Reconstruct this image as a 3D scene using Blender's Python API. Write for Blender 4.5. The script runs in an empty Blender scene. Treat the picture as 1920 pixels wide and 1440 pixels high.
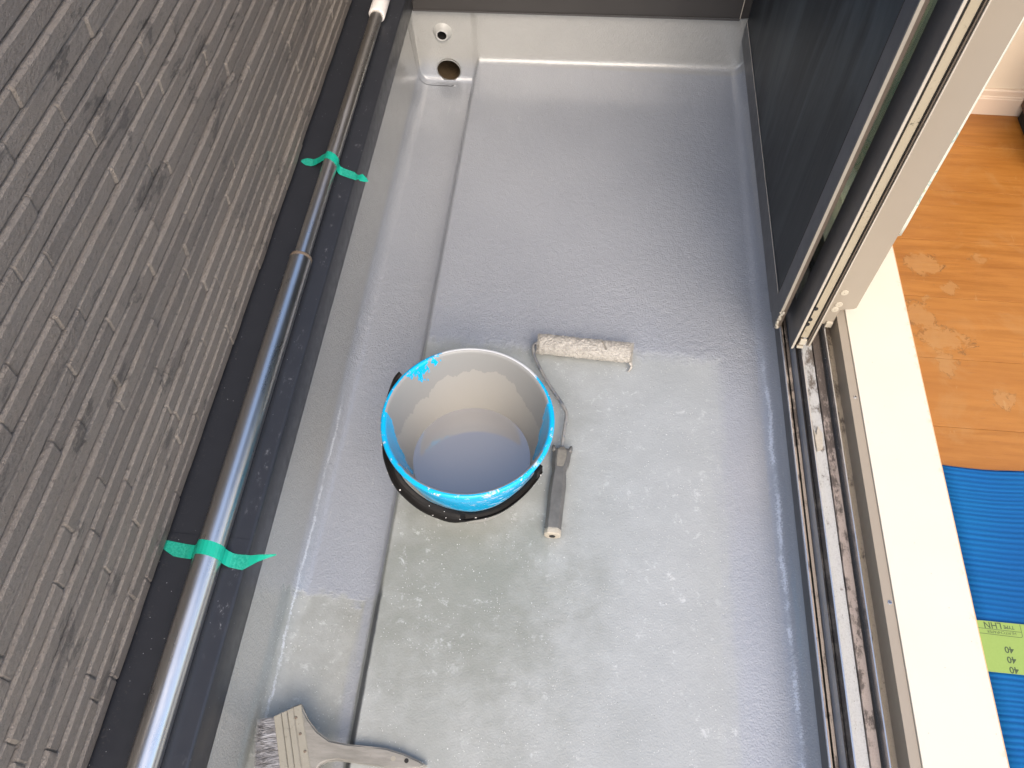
import bpy, bmesh, math, random
from mathutils import Vector, Matrix, noise

random.seed(7)
S = bpy.context.scene
C = S.collection
R = math.radians

# ---------------------------------------------------------------- camera
cam_d = bpy.data.cameras.new('camera')
cam = bpy.data.objects.new('camera', cam_d)
C.objects.link(cam)
_f = 1494.867
cam_d.sensor_width = 36.0
cam_d.lens = _f / 1920 * 36.0
cam_d.clip_start = 0.02
cam_d.clip_end = 200
_M = [[0.9958121, -0.0735206, 0.0543421], [0.0912382, 0.837054, -0.5394592], [-0.0058259, 0.542158, 0.8402564]]
mw = Matrix(_M).to_4x4()
mw.translation = Vector((0, 0, 1.5))
cam.matrix_world = mw
S.camera = cam

# ---------------------------------------------------------------- world, sun, exposure
SUN_EL, SUN_AZ = 48.0, -74.0          # azimuth measured from +X towards +Y
w = bpy.data.worlds.new('World')
S.world = w
w.use_nodes = True
wn = w.node_tree
bg = wn.nodes['Background']
sky = wn.nodes.new('ShaderNodeTexSky')
sky.sky_type = 'NISHITA'
sky.sun_disc = False
sky.sun_elevation = R(SUN_EL)
sky.sun_rotation = R(90 - SUN_AZ)
sky.air_density = 1.0
sky.dust_density = 3.0
sky.ozone_density = 1.0
wn.links.new(sky.outputs[0], bg.inputs[0])
bg.inputs[1].default_value = 0.15
sd = bpy.data.lights.new('sun', 'SUN')
sd.energy = 0.75
sd.angle = R(50)
sd.color = (1.0, 0.84, 0.64)
sun = bpy.data.objects.new('sun', sd)
C.objects.link(sun)
_d = Vector((math.cos(R(SUN_AZ)) * math.cos(R(SUN_EL)), math.sin(R(SUN_AZ)) * math.cos(R(SUN_EL)), math.sin(R(SUN_EL))))
sun.rotation_euler = _d.to_track_quat('Z', 'Y').to_euler()
sun.location = _d * 6
S.view_settings.view_transform = 'Standard'
S.view_settings.look = 'None'
S.view_settings.exposure = 1.3
S.view_settings.gamma = 1
S.view_settings.use_curve_mapping = False

# ---------------------------------------------------------------- node helper
class NT:
    def __init__(s, name, rough=0.5, spec=0.5, metal=0.0):
        s.m = bpy.data.materials.new(name)
        s.m.use_nodes = True
        s.t = s.m.node_tree
        s.p = s.t.nodes['Principled BSDF']
        s.p.inputs['Roughness'].default_value = rough
        s.p.inputs['Specular IOR Level'].default_value = spec
        s.p.inputs['Metallic'].default_value = metal
        g = s.t.nodes.new('ShaderNodeNewGeometry')
        s.pos = g.outputs['Position']
        s.nrm = g.outputs['Normal']
        q = s.t.nodes.new('ShaderNodeSeparateXYZ')
        s.t.links.new(s.pos, q.inputs[0])
        s.x, s.y, s.z = q.outputs
    def set(s, sock, v):
        if isinstance(v, bpy.types.NodeSocket):
            s.t.links.new(v, sock)
        elif isinstance(v, (tuple, list)):
            sock.default_value = (*v, 1.0) if len(v) == 3 and len(sock.default_value) == 4 else v
        else:
            sock.default_value = v
    def P(s, name, v):
        s.set(s.p.inputs[name], v)
        return s
    def math(s, op, a, b=0.0, c=None, clamp=False):
        n = s.t.nodes.new('ShaderNodeMath'); n.operation = op; n.use_clamp = clamp
        s.set(n.inputs[0], a); s.set(n.inputs[1], b)
        if c is not None: s.set(n.inputs[2], c)
        return n.outputs[0]
    def add(s, a, b): return s.math('ADD', a, b)
    def sub(s, a, b): return s.math('SUBTRACT', a, b)
    def mul(s, a, b): return s.math('MULTIPLY', a, b)
    def mx(s, a, b): return s.math('MAXIMUM', a, b)
    def mn(s, a, b): return s.math('MINIMUM', a, b)
    def step(s, v, lo, hi):
        n = s.t.nodes.new('ShaderNodeMapRange'); n.interpolation_type = 'SMOOTHSTEP'
        s.set(n.inputs[0], v); n.inputs[1].default_value = lo; n.inputs[2].default_value = hi
        return n.outputs[0]
    def vec(s, sx=1, sy=1, sz=1, src=None, off=(0, 0, 0)):
        n = s.t.nodes.new('ShaderNodeMapping')
        s.t.links.new(src or s.pos, n.inputs[0])
        n.inputs['Scale'].default_value = (sx, sy, sz)
        n.inputs['Location'].default_value = off
        return n.outputs[0]
    def noise(s, scale, detail=3, rough=0.5, vec=None, dist=0.0):
        n = s.t.nodes.new('ShaderNodeTexNoise')
        s.t.links.new(vec or s.pos, n.inputs['Vector'])
        n.inputs['Scale'].default_value = scale
        n.inputs['Detail'].default_value = detail
        n.inputs['Roughness'].default_value = rough
        n.inputs['Distortion'].default_value = dist
        return n.outputs['Fac']
    def voro(s, scale, vec=None, rnd=1.0, feature='F1', out='Distance'):
        n = s.t.nodes.new('ShaderNodeTexVoronoi')
        n.feature = feature
        s.t.links.new(vec or s.pos, n.inputs['Vector'])
        n.inputs['Scale'].default_value = scale
        n.inputs['Randomness'].default_value = rnd
        return n.outputs[out]
    def mix(s, f, a, b):
        n = s.t.nodes.new('ShaderNodeMix'); n.data_type = 'RGBA'
        s.set(n.inputs[0], f); s.set(n.inputs[6], a); s.set(n.inputs[7], b)
        return n.outputs[2]
    def bump(s, h, dist=0.001, strength=1.0, prev=None):
        n = s.t.nodes.new('ShaderNodeBump')
        s.t.links.new(h, n.inputs['Height'])
        n.inputs['Distance'].default_value = dist
        n.inputs['Strength'].default_value = strength
        if prev is not None: s.t.links.new(prev, n.inputs['Normal'])
        return n.outputs[0]
    def N(s, b): s.t.links.new(b, s.p.inputs['Normal']); return s

def simple(name, col, rough=0.5, metal=0.0, var=0.12, nscale=30, bump=0.0, bscale=400, spec=0.5):
    t = NT(name, rough, spec, metal)
    f = t.noise(nscale, 4, 0.6)
    t.P('Base Color', t.mix(f, tuple(c * (1 - var) for c in col), tuple(min(1, c * (1 + var)) for c in col)))
    t.P('Roughness', t.math('MULTIPLY_ADD', t.noise(nscale * 2.3, 3), 0.2, rough - 0.1))
    if bump: t.N(t.bump(t.noise(bscale, 3), bump))
    return t.m

# ---------------------------------------------------------------- object helpers
def link(name, me, mat=None, parent=None):
    o = bpy.data.objects.new(name, me)
    C.objects.link(o)
    if mat is not None and hasattr(me, 'materials') and not me.materials: me.materials.append(mat)
    if parent is not None: o.parent = parent
    return o
def tag(o, label=None, cat=None, group=None, kind=None):
    if label: o['label'] = label
    if cat: o['category'] = cat
    if group: o['group'] = group
    if kind or cat: o['kind'] = kind or 'thing'
    return o
def empty(name, loc=(0, 0, 0)):
    o = bpy.data.objects.new(name, None)
    o.location = loc
    C.objects.link(o)
    o.empty_display_size = 0.05
    bpy.context.view_layer.update()
    return o
def mesh(name, vs, fs, smooth=False):
    me = bpy.data.meshes.new(name)
    me.from_pydata([tuple(v) for v in vs], [], fs)
    if smooth: me.polygons.foreach_set('use_smooth', [True] * len(me.polygons))
    me.update()
    return me
def from_bm(name, bm, smooth=False):
    me = bpy.data.meshes.new(name)
    bmesh.ops.recalc_face_normals(bm, faces=bm.faces)
    bm.to_mesh(me); bm.free()
    if smooth: me.polygons.foreach_set('use_smooth', [True] * len(me.polygons))
    return me
def box_bm(bm, x0, x1, y0, y1, z0, z1, bev=0.0):
    r = bmesh.ops.create_cube(bm, size=1)
    for v in r['verts']:
        v.co = Vector((x0 + (v.co.x + .5) * (x1 - x0), y0 + (v.co.y + .5) * (y1 - y0), z0 + (v.co.z + .5) * (z1 - z0)))
    if bev:
        es = list({e for v in r['verts'] for e in v.link_edges})
        bmesh.ops.bevel(bm, geom=es, offset=bev, segments=2, affect='EDGES', profile=0.6)
def part(name, m, parent, boxes, bev=0.0, rel=(0, 0, 0)):
    """one mesh made of the given boxes; parent sits at rel"""
    bm = bmesh.new()
    for b in boxes: box_bm(bm, b[0] - rel[0], b[1] - rel[0], b[2] - rel[1], b[3] - rel[1], b[4] - rel[2], b[5] - rel[2], bev)
    return link(name, from_bm(name, bm), m, parent)
def lathe(profile, seg=96, closed=False):
    vs, fs = [], []
    n = len(profile)
    for i in range(seg):
        a = 2 * math.pi * i / seg
        for r, z in profile: vs.append((r * math.cos(a), r * math.sin(a), z))
    for i in range(seg):
        j = (i + 1) % seg
        for k in range(n if closed else n - 1):
            l = (k + 1) % n
            fs.append((i * n + k, j * n + k, j * n + l, i * n + l))
    return vs, fs
def tube(pts, rad, seg=12, caps=True, flat=1.0):
    """swept tube through points, radius may be a list"""
    pts = [Vector(p) for p in pts]
    n = len(pts)
    rs = rad if isinstance(rad, (list, tuple)) else [rad] * n
    vs, fs = [], []
    up = Vector((0, 0, 1))
    for i, p in enumerate(pts):
        t = (pts[min(i + 1, n - 1)] - pts[max(i - 1, 0)]).normalized()
        a = t.cross(up)
        if a.length < 1e-3: a = t.cross(Vector((1, 0, 0)))
        a.normalize(); b = a.cross(t)
        for k in range(seg):
            q = 2 * math.pi * k / seg
            vs.append(p + a * math.cos(q) * rs[i] + b * math.sin(q) * rs[i] * flat)
    for i in range(n - 1):
        for k in range(seg):
            l = (k + 1) % seg
            fs.append((i * seg + k, i * seg + l, (i + 1) * seg + l, (i + 1) * seg + k))
    if caps:
        fs.append(tuple(range(seg))[::-1]); fs.append(tuple((n - 1) * seg + k for k in range(seg)))
    return vs, fs
def spline(pts, sub=8):
    P = [Vector(p) for p in pts]
    out = []
    for i in range(len(P) - 1):
        a, b, c, d = P[max(i - 1, 0)], P[i], P[i + 1], P[min(i + 2, len(P) - 1)]
        for k in range(sub):
            t = k / sub
            out.append(0.5 * ((2 * b) + (c - a) * t + (2 * a - 5 * b + 4 * c - d) * t * t + (3 * b - a - 3 * c + d) * t ** 3))
    out.append(P[-1])
    return out
def extrude_poly(pts, z0, z1, bev=0.0, seg=2):
    bm = bmesh.new()
    vs = [bm.verts.new((x, y, z0)) for x, y in pts]
    f = bm.faces.new(vs)
    r = bmesh.ops.extrude_face_region(bm, geom=[f])
    top = [g for g in r['geom'] if isinstance(g, bmesh.types.BMVert)]
    for v in top: v.co.z = z1
    if bev:
        tf = set(top)
        es = [e for e in bm.edges if e.verts[0] in tf and e.verts[1] in tf]
        bmesh.ops.bevel(bm, geom=es, offset=bev, segments=seg, affect='EDGES')
    return bm

# ================================================================ MATERIALS
def m_frp():
    t = NT('frp_coating', 0.3)
    n_big = t.noise(2.3, 3, 0.5)
    n_mid = t.noise(14, 4, 0.6)
    n_edge = t.sub(t.noise(35, 4, 0.6), 0.5)
    n_str = t.sub(t.noise(60, 3, 0.6, vec=t.vec(1, .08, 1)), 0.5)
    n_stx = t.sub(t.noise(70, 3, 0.6, vec=t.vec(.12, 1, 1)), 0.5)
    y1 = t.add(t.y, t.add(t.mul(n_edge, .05), t.mul(n_str, .03)))
    far = t.step(y1, 1.045, 1.090)
    right = t.step(t.add(t.x, t.add(t.mul(n_str, .05), t.mul(n_edge, .02))), .330, .395)
    gut = t.mul(t.step(t.mul(t.x, -1.0), .312, .316), t.step(t.add(t.y, t.add(t.mul(n_stx, .05), t.mul(n_edge, .06))), .455, .475))
    edge = t.mul(t.step(t.mul(t.add(t.x, t.mul(n_str, .03)), -1.0), .318, .326), t.step(t.add(t.x, t.mul(n_str, .03)), -.352, -.335))
    wall = t.step(t.z, .004, .03)
    paint = t.mx(t.mx(far, right), t.mx(t.mx(gut, t.mul(edge, .8)), wall))
    # unpainted, older coat: greenish grey, mottled
    old = t.mix(t.step(t.noise(6, 6, .75), .38, .62), (.285, .298, .280), (.338, .352, .340))
    old = t.mix(t.step(n_mid, .3, .75), t.mix(.35, old, (.21, .225, .205)), old)
    old = t.mix(t.mul(t.step(t.add(t.x, t.mul(n_mid, .2)), .0, .35), .7), old, t.mix(n_mid, (.300, .322, .330), (.345, .366, .372)))
    # olive stain left below the bucket and along the step
    dx = t.mul(t.add(t.x, .17), 3.6); dy = t.mul(t.sub(t.y, .50), 4.2)
    rr = t.math('SQRT', t.add(t.mul(dx, dx), t.mul(dy, dy)))
    st = t.math('SUBTRACT', 1.0, t.step(t.add(rr, t.mul(t.sub(n_mid, .5), 1.2)), .25, 1.15))
    old = t.mix(t.mul(st, .55), old, (.165, .175, .145))
    # pale scuffs and white drops
    sc = t.mul(t.step(t.noise(38, 6, .75, dist=.4), .56, .68), t.step(t.noise(6, 2), .42, .6))
    old = t.mix(t.mul(sc, .6), old, (.54, .56, .56))
    v1 = t.math('LESS_THAN', t.voro(170), .14)
    v1 = t.mul(v1, t.math('GREATER_THAN', t.noise(17, 3, .6), .52))
    v2 = t.mul(t.math('LESS_THAN', t.voro(60), .07), t.math('GREATER_THAN', t.noise(5, 2), .5))
    spots = t.mx(v1, v2)
    old = t.mix(t.mul(spots, .8), old, (.62, .63, .62))
    dk = t.mul(t.math('LESS_THAN', t.voro(90, vec=t.vec(1, 1, 1, off=(3, 1, 0))), .07), t.math('GREATER_THAN', t.noise(20, 2), .5))
    old = t.mix(t.mul(dk, .6), old, (.12, .125, .11))
    new = t.mix(t.step(n_big, .3, .7), (.285, .303, .330), (.313, .331, .358))
    new = t.mix(t.mul(t.step(t.noise(120, 4, .7, vec=t.vec(1, .1, 1)), .62, .75), .25), new, (.52, .53, .54))
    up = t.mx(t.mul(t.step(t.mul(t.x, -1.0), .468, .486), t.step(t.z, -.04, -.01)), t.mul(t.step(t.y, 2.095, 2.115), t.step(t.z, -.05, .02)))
    new = t.mix(up, new, t.mix(n_mid, (.315, .312, .290), (.345, .342, .320)))  # beige upstand coat; the tone also holds warm reflected light
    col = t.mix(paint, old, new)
    # dark bare joint of the step where the new paint has not reached yet
    ris = t.mul(t.mul(t.step(t.add(t.x, t.mul(n_edge, .004)), -.3165, -.3135), t.math('SUBTRACT', 1.0, t.step(t.add(t.x, t.mul(n_edge, .004)), -.3035, -.299))), t.math('SUBTRACT', 1.0, t.step(y1, .45, .50)))
    col = t.mix(t.mul(ris, .9), col, (.045, .05, .055))
    # dried white line of paint on both fillets
    def streak(xc, y0, y1_, w):
        q = t.math('ABSOLUTE', t.sub(t.add(t.x, t.mul(t.sub(t.noise(9, 3, .6), .5), .016)), xc))
        q = t.add(q, t.mul(t.sub(t.noise(300, 5, .8), .5), w * 9.0))
        a = t.math('SUBTRACT', 1.0, t.step(q, w * .5, w))
        a = t.mul(a, t.math('MULTIPLY_ADD', t.step(t.noise(14, 4, .7), .40, .55), .8, .2))
        return t.mul(a, t.mul(t.step(t.y, y0 - .03, y0 + .03), t.math('SUBTRACT', 1.0, t.step(t.y, y1_ - .12, y1_ + .02))))
    s1 = streak(.4665, -.3, 1.12, .0038)
    s2 = t.mul(streak(-.478, .22, .95, .0018), .7)
    col = t.mix(t.mul(t.mx(s1, s2), .8), col, (.60, .64, .70))
    spr = t.mul(t.math('LESS_THAN', t.voro(240), .16), t.mul(t.step(t.x, .40, .455), t.math('GREATER_THAN', t.noise(30, 3, .6), .55)))
    col = t.mix(t.mul(spr, .6), col, (.66, .68, .72))
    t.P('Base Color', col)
    r_new = t.math('MULTIPLY_ADD', t.noise(22, 3), .16, .24)
    r_old = t.math('MULTIPLY_ADD', n_mid, .22, .50)
    t.P('Roughness', t.add(t.mul(paint, r_new), t.mul(t.math('SUBTRACT', 1.0, paint), r_old)))
    t.P('Specular IOR Level', .6)
    t.p.inputs['Coat Weight'].default_value = 0.35
    t.p.inputs['Coat Roughness'].default_value = 0.22
    t.set(t.p.inputs['Coat Weight'], paint); t.p.inputs['Coat IOR'].default_value = 1.65
    h = t.mul(t.add(t.mul(t.noise(260, 3, .6), .9), t.mul(t.noise(70, 2, .5), .7)), t.math('MULTIPLY_ADD', paint, .55, .45))
    h = t.mul(h, t.add(1.0, t.mul(t.mul(t.step(t.y, .92, 1.08), t.math('SUBTRACT', 1.0, t.step(t.y, 1.15, 1.5))), t.mul(paint, 1.1))))
    h = t.add(h, t.mul(paint, .06))
    h = t.add(h, t.mul(spots, .35))
    b = t.bump(h, .0019, 1.0)
    t.N(b)
    return t.m

def m_tile():
    t = NT('stone_tile', 0.62, .45)
    P = t.vec(1, .35, 1)
    n1 = t.noise(28, 5, .65, vec=P)
    n2 = t.noise(8, 4, .6, vec=t.vec(1, .45, 1, off=(2, 5, 1)))
    base = t.mix(t.noise(3, 2), (.200, .172, .146), (.250, .220, .188))
    pale = t.mix(.5, base, (.20, .182, .164))
    col = t.mix(t.step(n1, .35, .75), base, pale)
    blot = t.step(t.noise(19, 5, .75, vec=t.vec(1, .42, 1, off=(7, 1, 3)), dist=.3), .575, .63)
    col = t.mix(t.mul(blot, .72), col, (.070, .064, .058))
    oi = t.t.nodes.new('ShaderNodeObjectInfo').outputs['Random']
    col = t.mix(t.mul(t.step(oi, .55, 1.0), .35), col, (.105, .095, .088))
    gr = t.noise(230, 5, .8, vec=t.vec(1, .6, 1))
    col = t.mix(t.mul(t.step(gr, .50, .66), .42), col, (.24, .215, .19))
    col = t.mix(t.mul(t.math('SUBTRACT', 1.0, t.step(gr, .34, .46)), .5), col, (.06, .052, .045))
    fl = t.math('LESS_THAN', t.voro(300), .17)
    col = t.mix(t.mul(fl, t.mul(t.math('GREATER_THAN', t.noise(60, 2), .5), .55)), col, (.40, .37, .33))
    t.P('Base Color', col)
    t.P('Roughness', t.math('MULTIPLY_ADD', n1, .35, .36))
    h = t.add(t.mul(t.noise(210, 4, .8, vec=t.vec(1, .6, 1)), 1.6), t.mul(t.noise(60, 4, .7, vec=P), .7))
    t.N(t.bump(h, .0030, 1.0))
    return t.m

def m_steel():
    t = NT('brushed_stainless', 0.2, .5, 1.0)
    f = t.noise(260, 3, .6, vec=t.vec(1, .012, 1))
    t.P('Base Color', t.mix(f, (.66, .64, .60), (.82, .80, .77)))
    t.P('Roughness', t.math('MULTIPLY_ADD', t.noise(60, 4, .7, vec=t.vec(1, .2, 1)), .20, .20))
    t.p.inputs['Anisotropic'].default_value = .5
    b = t.bump(t.noise(420, 2, .6, vec=t.vec(1, .02, 1)), .00006, .6)
    sc = t.bump(t.noise(300, 3, .7, vec=t.vec(.1, 1, .1)), .00005, .5, prev=b)
    t.N(sc)
    return t.m

def m_coping():
    t = NT('dark_painted_steel', 0.34, .5)
    n = t.noise(18, 4, .6)
    col = t.mix(n, (.019, .021, .026), (.027, .029, .035))
    dust = t.mul(t.step(t.noise(90, 6, .8), .62, .72), t.step(t.noise(7, 3, .6), .5, .68))
    strip = t.mul(t.step(t.x, -.515, -.500), t.math('SUBTRACT', 1.0, t.step(t.x, -.494, -.486)))
    dry = t.mul(strip, t.mul(t.step(t.noise(140, 5, .75, vec=t.vec(1, .5, 1)), .55, .68), t.step(t.noise(9, 3, .7), .48, .62)))
    near = t.mul(t.step(t.mul(t.x, -1.0), .598, .617), t.step(t.noise(200, 4, .8), .58, .66))
    col = t.mix(t.mul(t.mx(dry, t.mul(dust, .25)), .55), col, (.30, .31, .33))
    col = t.mix(t.mul(near, .3), col, (.14, .12, .10))
    dots = t.mul(t.math('LESS_THAN', t.voro(70), .05), .7)
    col = t.mix(dots, col, (.4, .41, .42))
    t.P('Base Color', col)
    t.P('Roughness', t.math('MULTIPLY_ADD', t.noise(50, 4), .22, .24))
    t.N(t.bump(t.noise(900, 2), .00012, .5))
    return t.m

def m_wood():
    t = NT('oak_floor', 0.33, .5)
    oi = t.t.nodes.new('ShaderNodeObjectInfo').outputs['Random']
    off = t.t.nodes.new('ShaderNodeCombineXYZ'); t.set(off.inputs[0], t.mul(oi, 9.0)); t.set(off.inputs[2], t.mul(oi, 5.0))
    va = t.t.nodes.new('ShaderNodeVectorMath'); va.operation = 'ADD'
    t.t.links.new(t.pos, va.inputs[0]); t.t.links.new(off.outputs[0], va.inputs[1])
    g = t.noise(75, 6, .75, vec=t.vec(.07, 1, 1, src=va.outputs[0]), dist=.25)
    g2 = t.noise(10, 3, .6, vec=t.vec(.2, 1, 1, src=va.outputs[0]), dist=.5)
    col = t.mix(t.step(g, .3, .7), (.26, .095, .014), (.37, .152, .029))
    col = t.mix(t.mul(t.step(g2, .35, .7), .45), col, (.22, .070, .009))
    col = t.mix(t.mul(oi, .35), col, (.39, .165, .034))
    pores = t.step(t.noise(240, 3, .7, vec=t.vec(.08, 1, 1)), .62, .70)
    col = t.mix(t.mul(pores, .35), col, (.16, .06, .015))
    nz = t.mul(t.sub(t.noise(30, 6, .72, dist=.5), .5), .10)
    def blob(cx, cy, rx, ry):
        a = t.math('DIVIDE', t.sub(t.x, cx), rx); b = t.math('DIVIDE', t.sub(t.y, cy), ry)
        return t.sub(t.sub(t.math('SQRT', t.add(t.mul(a, a), t.mul(b, b))), 1.0), t.math('DIVIDE', nz, min(rx, ry)))
    ds = None
    for b in [(.805, 1.285, .036, .032), (.815, 1.075, .046, .030), (.805, 1.02, .018, .03), (.775, 1.135, .028, .034),
              (.94, 1.31, .014, .014), (.852, 1.222, .014, .010), (.98, 1.06, .012, .012), (.90, .93, .02, .016), (.99, .92, .014, .03), (.80, 1.19, .012, .008)]:
        q = blob(*b)
        ds = q if ds is None else t.mn(ds, q)
    inside = t.mul(t.math('SUBTRACT', 1.0, t.step(ds, -.10, .06)), t.math('MULTIPLY_ADD', t.noise(40, 4, .7), .9, .25))
    ring = t.mul(t.step(ds, -.12, .0), t.math('SUBTRACT', 1.0, t.step(ds, .03, .20)))
    col = t.mix(t.math('MULTIPLY', inside, .62, clamp=True), col, (.36, .20, .075))
    col = t.mix(t.mul(ring, t.step(t.noise(30, 5, .8), .42, .62)), col, (.17, .075, .02))
    haze = t.mul(t.step(t.noise(7, 5, .7, dist=.8), .52, .66), .3)
    col = t.mix(haze, col, (.36, .19, .065))
    scr = t.mul(t.step(t.noise(60, 4, .7, vec=t.vec(1, .25, 1, off=(1, 2, 3))), .66, .72), .3)
    col = t.mix(scr, col, (.42, .26, .11))
    t.P('Base Color', col)
    t.P('Roughness', t.math('MULTIPLY_ADD', g, .25, .27))
    t.N(t.bump(t.add(g, t.mul(pores, -.5)), .0005, .6))
    return t.m

def m_track(name, base, dirt, amount, rough=.45, metal=0.0):
    """aluminium door track with grit collected in it"""
    t = NT(name, rough, .5, metal)
    far = t.step(t.y, .55, 1.1)
    n = t.noise(45, 6, .75, vec=t.vec(1, .5, 1))
    thr = t.sub(n, t.mul(t.sub(far, .35), -.16))
    a = t.mul(t.step(thr, .62 - amount * .25, .74 - amount * .25), .9)
    gr = t.math('LESS_THAN', t.voro(420), .25)
    fine = t.mul(t.step(t.noise(400, 4, .8), .5, .62), .55)
    col = t.mix(fine, base, tuple(b * .62 + d * .38 for b, d in zip(base, dirt)))
    col = t.mix(a, col, dirt)
    col = t.mix(t.mul(t.mul(gr, a), .35), col, tuple(min(1, d * 4 + .1) for d in dirt))
    t.P('Base Color', col)
    t.P('Roughness', t.math('MULTIPLY_ADD', n, .4, rough - .12))
    t.N(t.bump(t.add(t.noise(380, 4, .8), t.mul(a, .6)), .0009, .8))
    return t.m

def m_spotted():
    t = NT('spotted_pocket', .5)
    n = t.noise(25, 4, .6, vec=t.vec(1, 1, .5))
    col = t.mix(n, (.30, .25, .165), (.40, .345, .25))
    s = t.mul(t.step(t.noise(210, 4, .7), .62, .66), t.step(t.noise(12, 3), .42, .6))
    t.P('Base Color', t.mix(t.mul(s, .85), col, (.05, .045, .025)))
    return t.m

def m_bucket_in():
    t = NT('bucket_plastic', .28, .5)
    tc = t.t.nodes.new('ShaderNodeTexCoord').outputs['Object']
    q = t.t.nodes.new('ShaderNodeSeparateXYZ'); t.t.links.new(tc, q.inputs[0])
    X, Y, Z = q.outputs
    ang = t.math('ARCTAN2', Y, X)
    rad = t.math('SQRT', t.add(t.mul(X, X), t.mul(Y, Y)))
    inner = t.math('LESS_THAN', t.sub(rad, t.mul(Z, .195)), .1045)
    n = t.sub(t.noise(20, 4, .6, vec=t.vec(1, 1, .35, src=tc)), .5)
    n2 = t.sub(t.noise(75, 5, .7, vec=t.vec(1, 1, .6, src=tc)), .5)
    # inside: mostly coated, bare blue left at the upper left and the right
    a_r = t.math('ABSOLUTE', t.sub(ang, -.02))
    a_l = t.math('ABSOLUTE', t.sub(t.math('ABSOLUTE', ang), 3.0))
    bare_r = t.math('SUBTRACT', 1.0, t.step(t.add(t.add(a_r, t.mul(n, .7)), t.mul(t.sub(.25, Z), 2.2)), .30, .36))
    a_ul = t.math('ABSOLUTE', t.sub(ang, 2.32))
    bare_l = t.math('SUBTRACT', 1.0, t.step(t.add(t.add(t.mul(a_ul, .9), t.mul(n2, 1.2)), t.mul(t.sub(.25, Z), 7.0)), .22, .26))
    bare_n = t.math('SUBTRACT', 1.0, t.step(t.add(t.mul(t.math('ABSOLUTE', t.add(ang, 2.75)), .8), t.add(t.mul(n, .9), t.mul(t.sub(.25, Z), 2.5))), .34, .40))
    coat_in = t.math('SUBTRACT', 1.0, t.mx(t.mx(bare_r, bare_l), bare_n))
    coat_in = t.mul(coat_in, .96)
    # rim and outside: paint on the far rim, smears on the right front
    back = t.math('ABSOLUTE', t.sub(ang, 1.40))
    rim = t.math('SUBTRACT', 1.0, t.step(t.add(back, t.mul(n2, 1.0)), .62, .72))
    patch = t.mul(t.step(n2, .10, .13), t.step(Z, .215, .23))
    sm_a = t.math('ABSOLUTE', t.add(ang, .75))
    smear = t.mul(t.step(t.noise(45, 5, .75, vec=t.vec(1, 1, 2.2, src=tc)), .55, .62), t.math('SUBTRACT', 1.0, t.step(t.add(sm_a, t.mul(n, .8)), .5, 1.0)))
    low = t.mul(t.step(t.noise(30, 5, .7, vec=t.vec(1, 1, 1.5, src=tc)), .62, .74), .3)
    coat_out = t.mx(t.mul(t.step(Z, .225, .235), rim), t.mx(t.mul(patch, .9), t.mul(smear, .85)))
    coat_out = t.mx(coat_out, t.mul(low, t.math('SUBTRACT', 1.0, t.step(Z, .21, .23))))
    coat = t.add(t.mul(inner, coat_in), t.mul(t.math('SUBTRACT', 1.0, inner), coat_out))
    blue = t.mix(t.noise(9, 2, vec=tc), (.0, .36, .68), (.004, .43, .76))
    # two coats: a paler dried upper one and the fresh one with a wavy edge
    wave = t.add(Z, t.add(t.mul(n, .10), t.mul(t.math('SINE', t.mul(ang, 3.0)), .018)))
    pc = t.mix(t.mul(t.step(wave, .178, .182), inner), (.34, .315, .275), (.27, .255, .23))
    pc = t.mix(inner, (.60, .61, .60), pc)
    t.P('Base Color', t.mix(coat, blue, pc))
    t.P('Roughness', t.math('MULTIPLY_ADD', coat, .22, .24))
    t.N(t.bump(t.add(t.mul(coat, 1.0), t.mul(t.noise(220, 3, .6, vec=tc), .35)), .0007, .6))
    return t.m

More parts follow.
